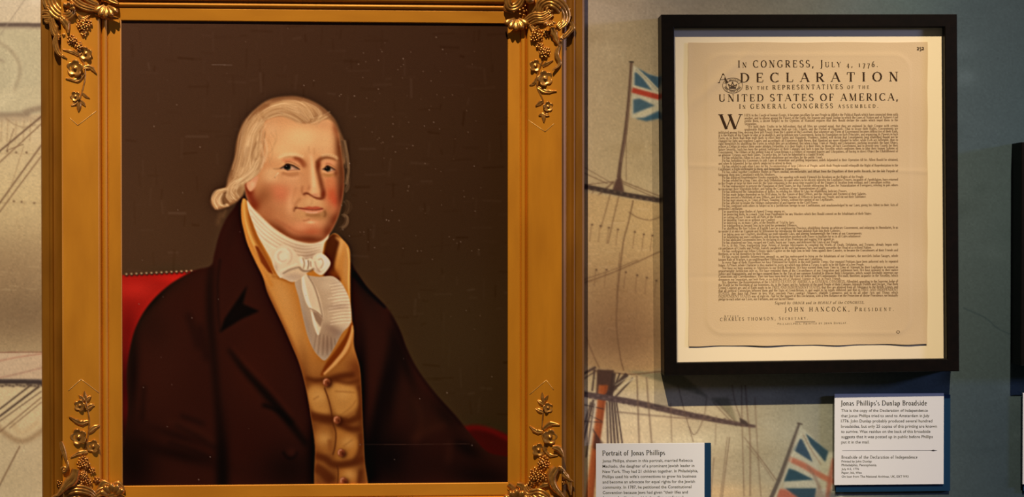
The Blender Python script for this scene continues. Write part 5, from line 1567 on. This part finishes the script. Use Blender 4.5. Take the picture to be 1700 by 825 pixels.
DECL = """HEN in the Course of human Events, it becomes necessary for one People to dissolve the Political Bands which have connected them with another, and to assume among the Powers of the Earth, the separate and equal Station to which the Laws of Nature and of Nature's God entitle them, a decent Respect to the Opinions of Mankind requires that they should declare the causes which impel them to the Separation.
We hold these Truths to be self-evident, that all Men are created equal, that they are endowed by their Creator with certain unalienable Rights, that among these are Life, Liberty, and the Pursuit of Happiness\u2014That to secure these Rights, Governments are instituted among Men, deriving their just Powers from the Consent of the Governed, that whenever any Form of Government becomes destructive of these Ends, it is the Right of the People to alter or to abolish it, and to institute new Government, laying its Foundation on such Principles, and organizing its Powers in such Form, as to them shall seem most likely to effect their Safety and Happiness. Prudence, indeed, will dictate that Governments long established should not be changed for light and transient Causes; and accordingly all Experience hath shewn, that Mankind are more disposed to suffer, while Evils are sufferable, than to right themselves by abolishing the Forms to which they are accustomed. But when a long Train of Abuses and Usurpations, pursuing invariably the same Object, evinces a Design to reduce them under absolute Despotism, it is their Right, it is their Duty, to throw off such Government, and to provide new Guards for their future Security. Such has been the patient Sufferance of these Colonies; and such is now the Necessity which constrains them to alter their former Systems of Government. The History of the present King of Great-Britain is a History of repeated Injuries and Usurpations, all having in direct Object the Establishment of an absolute Tyranny over these States. To prove this, let Facts be submitted to a candid World.
He has refused his Assent to Laws, the most wholesome and necessary for the public Good.
He has forbidden his Governors to pass Laws of immediate and pressing Importance, unless suspended in their Operation till his Assent should be obtained; and when so suspended, he has utterly neglected to attend to them.
He has refused to pass other Laws for the Accommodation of large Districts of People, unless those People would relinquish the Right of Representation in the Legislature, a Right inestimable to them, and formidable to Tyrants only.
He has called together Legislative Bodies at Places unusual, uncomfortable, and distant from the Depository of their public Records, for the sole Purpose of fatiguing them into Compliance with his Measures.
He has dissolved Representative Houses repeatedly, for opposing with manly Firmness his Invasions on the Rights of the People.
He has refused for a long Time, after such Dissolutions, to cause others to be elected; whereby the Legislative Powers, incapable of Annihilation, have returned to the People at large for their exercise; the State remaining in the mean time exposed to all the Dangers of Invasion from without, and Convulsions within.
He has endeavoured to prevent the Population of these States; for that Purpose obstructing the Laws for Naturalization of Foreigners; refusing to pass others to encourage their Migrations hither, and raising the Conditions of new Appropriations of Lands.
He has obstructed the Administration of Justice, by refusing his Assent to Laws for establishing Judiciary Powers.
He has made Judges dependent on his Will alone, for the Tenure of their Offices, and the Amount and Payment of their Salaries.
He has erected a Multitude of new Offices, and sent hither Swarms of Officers to harrass our People, and eat out their Substance.
He has kept among us, in Times of Peace, Standing Armies, without the consent of our Legislatures.
He has affected to render the Military independent of and superior to the Civil Power.
He has combined with others to subject us to a Jurisdiction foreign to our Constitution, and unacknowledged by our Laws; giving his Assent to their Acts of pretended Legislation:
For quartering large Bodies of Armed Troops among us:
For protecting them, by a mock Trial, from Punishment for any Murders which they should commit on the Inhabitants of these States:
For cutting off our Trade with all Parts of the World:
For imposing Taxes on us without our Consent:
For depriving us, in many Cases, of the Benefits of Trial by Jury:
For transporting us beyond Seas to be tried for pretended Offences:
For abolishing the free System of English Laws in a neighbouring Province, establishing therein an arbitrary Government, and enlarging its Boundaries, so as to render it at once an Example and fit Instrument for introducing the same absolute Rule into these Colonies:
For taking away our Charters, abolishing our most valuable Laws, and altering fundamentally the Forms of our Governments:
For suspending our own Legislatures, and declaring themselves invested with Power to legislate for us in all Cases whatsoever.
He has abdicated Government here, by declaring us out of his Protection and waging War against us.
He has plundered our Seas, ravaged our Coasts, burnt our Towns, and destroyed the Lives of our People.
He is, at this Time, transporting large Armies of foreign Mercenaries to compleat the Works of Death, Desolation, and Tyranny, already begun with circumstances of Cruelty and Perfidy, scarcely paralleled in the most barbarous Ages, and totally unworthy the Head of a civilized Nation.
He has constrained our fellow Citizens taken Captive on the high Seas to bear Arms against their Country, to become the Executioners of their Friends and Brethren, or to fall themselves by their Hands.
He has excited domestic Insurrections amongst us, and has endeavoured to bring on the Inhabitants of our Frontiers, the merciless Indian Savages, whose known Rule of Warfare, is an undistinguished Destruction, of all Ages, Sexes and Conditions.
In every stage of these Oppressions we have Petitioned for Redress in the most humble Terms: Our repeated Petitions have been answered only by repeated Injury. A Prince, whose Character is thus marked by every act which may define a Tyrant, is unfit to be the Ruler of a free People.
Nor have we been wanting in Attentions to our British Brethren. We have warned them from Time to Time of Attempts by their Legislature to extend an unwarrantable Jurisdiction over us. We have reminded them of the Circumstances of our Emigration and Settlement here. We have appealed to their native Justice and Magnanimity, and we have conjured them by the Ties of our common Kindred to disavow these Usurpations, which, would inevitably interrupt our Connections and Correspondence. They too have been deaf to the Voice of Justice and of Consanguinity. We must, therefore, acquiesce in the Necessity, which denounces our Separation, and hold them, as we hold the rest of Mankind, Enemies in War, in Peace, Friends.
We, therefore, the Representatives of the UNITED STATES OF AMERICA, in GENERAL CONGRESS, Assembled, appealing to the Supreme Judge of the World for the Rectitude of our Intentions, do, in the Name, and by Authority of the good People of these Colonies, solemnly Publish and Declare, That these United Colonies are, and of Right ought to be, FREE AND INDEPENDENT STATES; that they are absolved from all Allegiance to the British Crown, and that all political Connection between them and the State of Great-Britain, is and ought to be totally dissolved; and that as FREE AND INDEPENDENT STATES, they have full Power to levy War, conclude Peace, contract Alliances, establish Commerce, and to do all other Acts and Things which INDEPENDENT STATES may of right do. And for the support of this Declaration, with a firm Reliance on the Protection of divine Providence, we mutually pledge to each other our Lives, our Fortunes, and our sacred Honor."""


def long_s(wd):
    o = ''
    for i, ch in enumerate(wd):
        nxt = wd[i + 1] if i + 1 < len(wd) else ' '
        o += '\u017f' if ch == 's' and nxt.isalpha() and nxt not in 'f' else ch
    return o


BODY = Type(COARSE, .135, .05)


def flow(size):
    rows = []                                # (words, left x, full)
    for k, par in enumerate(DECL.split('\n')):
        cur, first = [], True
        for wd in par.split():
            wd = long_s(wd)
            left = 1236.0 if len(rows) < 6 else 1192.8
            if first and k:
                left += 6.0
            if cur and BODY.width(' '.join(cur + [wd])) * size > 1491.0 - left:
                rows.append((cur, left, True))
                cur, first = [], False
                left = 1236.0 if len(rows) < 6 else 1192.8
            cur.append(wd)
        left = 1236.0 if len(rows) < 6 else 1192.8
        rows.append((cur, left + (6.0 if first and k else 0), False))
    return rows


lo_, hi_ = 3.0, 7.0
for _ in range(18):
    m_ = (lo_ + hi_) / 2
    if len(flow(m_)) > 66:
        hi_ = m_
    else:
        lo_ = m_
rows = flow(lo_)
pitch = (497.6 - 192.6) / (len(rows) - 1)
for i, (words, left, full) in enumerate(rows):
    y = 192.6 + i * pitch
    sl = -0.0062
    BODY.justified(words, left, y + (left - 1192) * sl + .9, 1491.0, y + 299 * sl + .9, lo_, full)
ink('body_text', BODY, m_ink_body)

t = Type(FINE, .13, .05)
t.line([('Signed by ', 1), ('ORDER ', .9), ('and in ', 1), ('BEHALF ', .9), ('of the ', 1), ('CONGRESS,', .9)], 1286, 505.2, 1434.7, 504, 4.6, italic=.2)
ink('signature_line', t)
t = Type(FINE, .14, .05)
t.line([('JOHN HANCOCK, ', 1), ('P', 1), ('RESIDENT.', .74)], 1302.8, 517.2, 1484, 516, 7.3)
ink('signature_line', t)
t = Type(FINE, .13, .05)
t.line([('A', 1), ('TTEST.', .8)], 1202, 527, 1229, 526.6, 4.0)
t.line([('CHARLES THOMSON, ', 1), ('S', 1), ('ECRETARY.', .78)], 1195.5, 532.8, 1341, 530.2, 5.2)
ink('signature_line', t)
t = Type(FINE, .14, .06)
t.q = []
t.v += [(1319.7, 533.9), (1319.7, 534.4), (1353.5, 534.1), (1353.5, 533.6)]
t.f.append((0, 1, 2, 3))
t.line([('P', 1), ('HILADELPHIA: ', .85), ('P', 1), ('RINTED BY ', .85), ('J', 1), ('OHN ', .85), ('D', 1), ('UNLAP.', .85)], 1290.7, 539.2, 1406.5, 537.4, 3.2)
ink('imprint_line', t)
t = Type(FINE, .20, .10)
t.line([('252', 1)], 1522, 83.4, 1534, 83.2, 8.0)
ink('page_number', t)
t = Type(FINE)
t.q = []
for a in np.linspace(0, 2 * math.pi, 7)[:-1]:
    t.quad((1491 + 3 * math.cos(a), 551 + 2.4 * math.sin(a)), (1491 + 3 * math.cos(a + 1.2), 551 + 2.4 * math.sin(a + 1.2)), .6, .6)
t.v += t.q
t.f += [(i + 3, i + 2, i + 1, i) for i in range(0, len(t.q), 4)]
ink('faint_blot', t, m_ink2)
# oval office stamp with a crown
t = Type(FINE, .17, .08)
t.q = []
for rx, ry, wd in ((16.6, 12.6, .8), (10.6, 8.0, .7)):
    pts = arc(1216.3, 141.8, rx, ry, 0, 360, 48)
    for a, b in zip(pts[:-1], pts[1:]):
        t.quad(a, b, wd, wd)
crown = [[(1210.5, 146.6), (1222, 146.6)], [(1210.8, 144.9), (1221.7, 144.9)], [(1211, 144.5), (1209, 139.6), (1213, 142.4), (1216.2, 137.6), (1219.6, 142.4), (1223.4, 139.6), (1221.4, 144.5)],
         [(1213, 143.6), (1219.5, 143.6)], [(1216.2, 135.2), (1216.2, 138.4)], [(1215, 136.5), (1217.5, 136.5)], [(1213, 142.4), (1219.6, 142.6)]]
for q in crown:
    for a, b in zip(q[:-1], q[1:]):
        t.quad(a, b, 1.3, 1.3)
t.v += t.q
t.f += [(i + 3, i + 2, i + 1, i) for i in range(0, len(t.q), 4)]
for txt, a0, a1, inward in (("HER MAJESTY'S", 205, 335, False), ('STATE PAPER OFFICE', 165, 15, True)):
    n = len(txt)
    for i, ch in enumerate(txt):
        a = math.radians(a0 + (a1 - a0) * i / (n - 1))
        x, y = 1216.3 + 13.0 * math.cos(a), 141.8 + 9.7 * math.sin(a)
        tx, ty = -math.sin(a) * 16, math.cos(a) * 12
        if inward:
            tx, ty = -tx, -ty
        L = math.hypot(tx, ty)
        tx, ty = tx / L, ty / L
        cw = t.width(ch) * 3.1
        bx, by = x - tx * cw / 2 - ty * 1.5, y - ty * cw / 2 + tx * 1.5
        t.line([(ch, 1)], bx, by, bx + tx * cw, by + ty * cw, 3.1)
ink('oval_stamp', t, m_ink2, 0.3)

# ------------------------------------------------------------------ wall labels
m_panel = mat('matt_white_label_board', (0.72, 0.755, 0.84), 0.7, spec=0.2)
m_blue = mat('blue_label_edge', (0.004, 0.032, 0.085), 0.5, spec=0.3)
m_text = mat('dark_label_print', (0.05, 0.05, 0.055), 0.7, spec=0.2)


def wall_label(label, panel, back, lines, heads, rule=None):
    """panel and back: four photograph corners each"""
    a, b = np.array(panel, float), np.array(back, float)
    t = thing('wall_label', P(a[:, 0].mean(), a[:, 1].mean(), 0), label, 'label')

    def slab(name, q, h0, h1, m):
        front = P(q[:, 0], q[:, 1], h1)
        x0, x1 = front[[0, 3], 0].mean(), front[[1, 2], 0].mean()
        z1, z0 = front[[0, 1], 2].mean(), front[[2, 3], 2].mean()
        v, f = box((x0, -h1 / 1000, z0), (x1, -h0 / 1000, z1))
        return obj(name, v, f, m, t)
    slab('backing_board', b, 0.2, 4.0, m_blue)
    slab('panel', a, 4.0, 6.5, m_panel)
    H = 6.65
    for name, rows_ in lines:
        vs, fs = [], []
        for r in rows_:
            v, f = sans(*r)
            fs += [tuple(i + len(vs) for i in q) for q in f]
            vs += v.tolist()
        vs = np.array(vs)
        obj(name, P(vs[:, 0], vs[:, 1], H), fs, m_text, t)
    for txt, x0, y0, x1, y1, size in heads:
        ty = Type(FINE, .15, .085)
        ty.line([(txt, 1)], x0, y0, x1, y1, size)
        v = np.array(ty.v)
        obj('heading_text', P(v[:, 0], v[:, 1], H), [f[::-1] for f in ty.f], m_text, t)
    if rule:
        x0, y0, x1, y1, dx = rule
        v = np.array([(x0, y0 - .25), (x1, y1 - .25), (x1, y1 + .25), (x0, y0 + .25), (dx - 5, y0), (dx, y0 - 1.3), (dx + 5, y0), (dx, y0 + 1.3)])
        obj('ornamental_rule', P(v[:, 0], v[:, 1], H + .05), [(3, 2, 1, 0), (7, 6, 5, 4)], m_text, t)
    return t


wall_label('white wall label with blue edge under the black-framed broadside', [(1385, 654), (1565.5, 653), (1568, 804), (1386, 804.6)], [(1390, 656), (1577, 656), (1578, 815.5), (1386, 816)],
           [('body_text', [('This is the copy of the Declaration of Independence', 1396.5, 683.7, 1540.4, 683.6), ('that Jonas Phillips tried to send to Amsterdam in July', 1396.5, 692.4, 1543, 692.2),
                           ('1776. John Dunlap probably produced several hundred', 1396.5, 701.1, 1547.8, 700.9), ('broadsides, but only 25 copies of this printing are known', 1396.5, 709.9, 1555.4, 709.7),
                           ('to survive. Wax residue on the back of this broadside', 1396.5, 718.6, 1544.7, 718.4), ('suggests that it was posted up in public before Phillips', 1396.8, 727.3, 1548.7, 727.2),
                           ('put it in the mail.', 1396.8, 736.1, 1443.3, 736)]),
            ('credit_text', [('Printed by John Dunlap', 1397.2, 767.7, 1447.4, 767.6), ('Philadelphia, Pennsylvania', 1397.2, 773.9, 1455, 773.9), ('July 4-5, 1776', 1397.2, 780.2, 1426, 780.1),
                             ('Paper, Ink, Wax', 1397.3, 786.5, 1431, 786.4), ('On loan from The National Archives, UK, EXT 9/93', 1397.4, 792.8, 1508.3, 792.7)])],
           [("Jonas Phillips's Dunlap Broadside", 1395.6, 673.2, 1538.8, 672.8, 8.2), ('Broadside of the Declaration of Independence', 1397, 761.3, 1523, 761.2, 5.0)],
           (1398, 747.8, 1555.6, 747.5, 1549.4))
wall_label('white wall label with blue edge beside the lower right of the gilt frame', [(989, 737.4), (1169, 734.6), (1170, 886), (990, 887)], [(994, 738), (1179.8, 734.2), (1180.5, 897), (990, 898)],
           [('body_text', [('Jonas Phillips, shown in this portrait, married Rebecca', 1000.2, 767.4, 1150, 766.2), ('Machado, the daughter of a prominent Jewish leader in', 1000.4, 776.2, 1152.7, 775),
                           ('New York. They had 21 children together. In Philadelphia,', 1000.4, 785, 1159, 783.8), ('Phillips used his wife\u2019s connections to grow his business', 1000.4, 793.7, 1156, 792.6),
                           ('and become an advocate for equal rights for the Jewish', 1000.4, 802.4, 1153.7, 801.4), ('community. In 1787, he petitioned the Constitutional', 1000.6, 811.2, 1147.8, 810.2),
                           ('Convention because Jews had given \u201ctheir lifes and', 1000.6, 820, 1141.9, 819), ('fortunes for liberties which they Can not Enjoy.\u201d', 1000.6, 828.8, 1134.6, 827.8)])],
           [('Portrait of Jonas Phillips', 999.8, 756.2, 1104, 755.2, 8.4)])
wall_label('white wall label cut off by the right edge, below the partly seen frame', [(1698, 652), (1880, 652), (1880, 803), (1698, 803)], [(1699, 655), (1890, 655), (1890, 814), (1699, 814)], [], [])
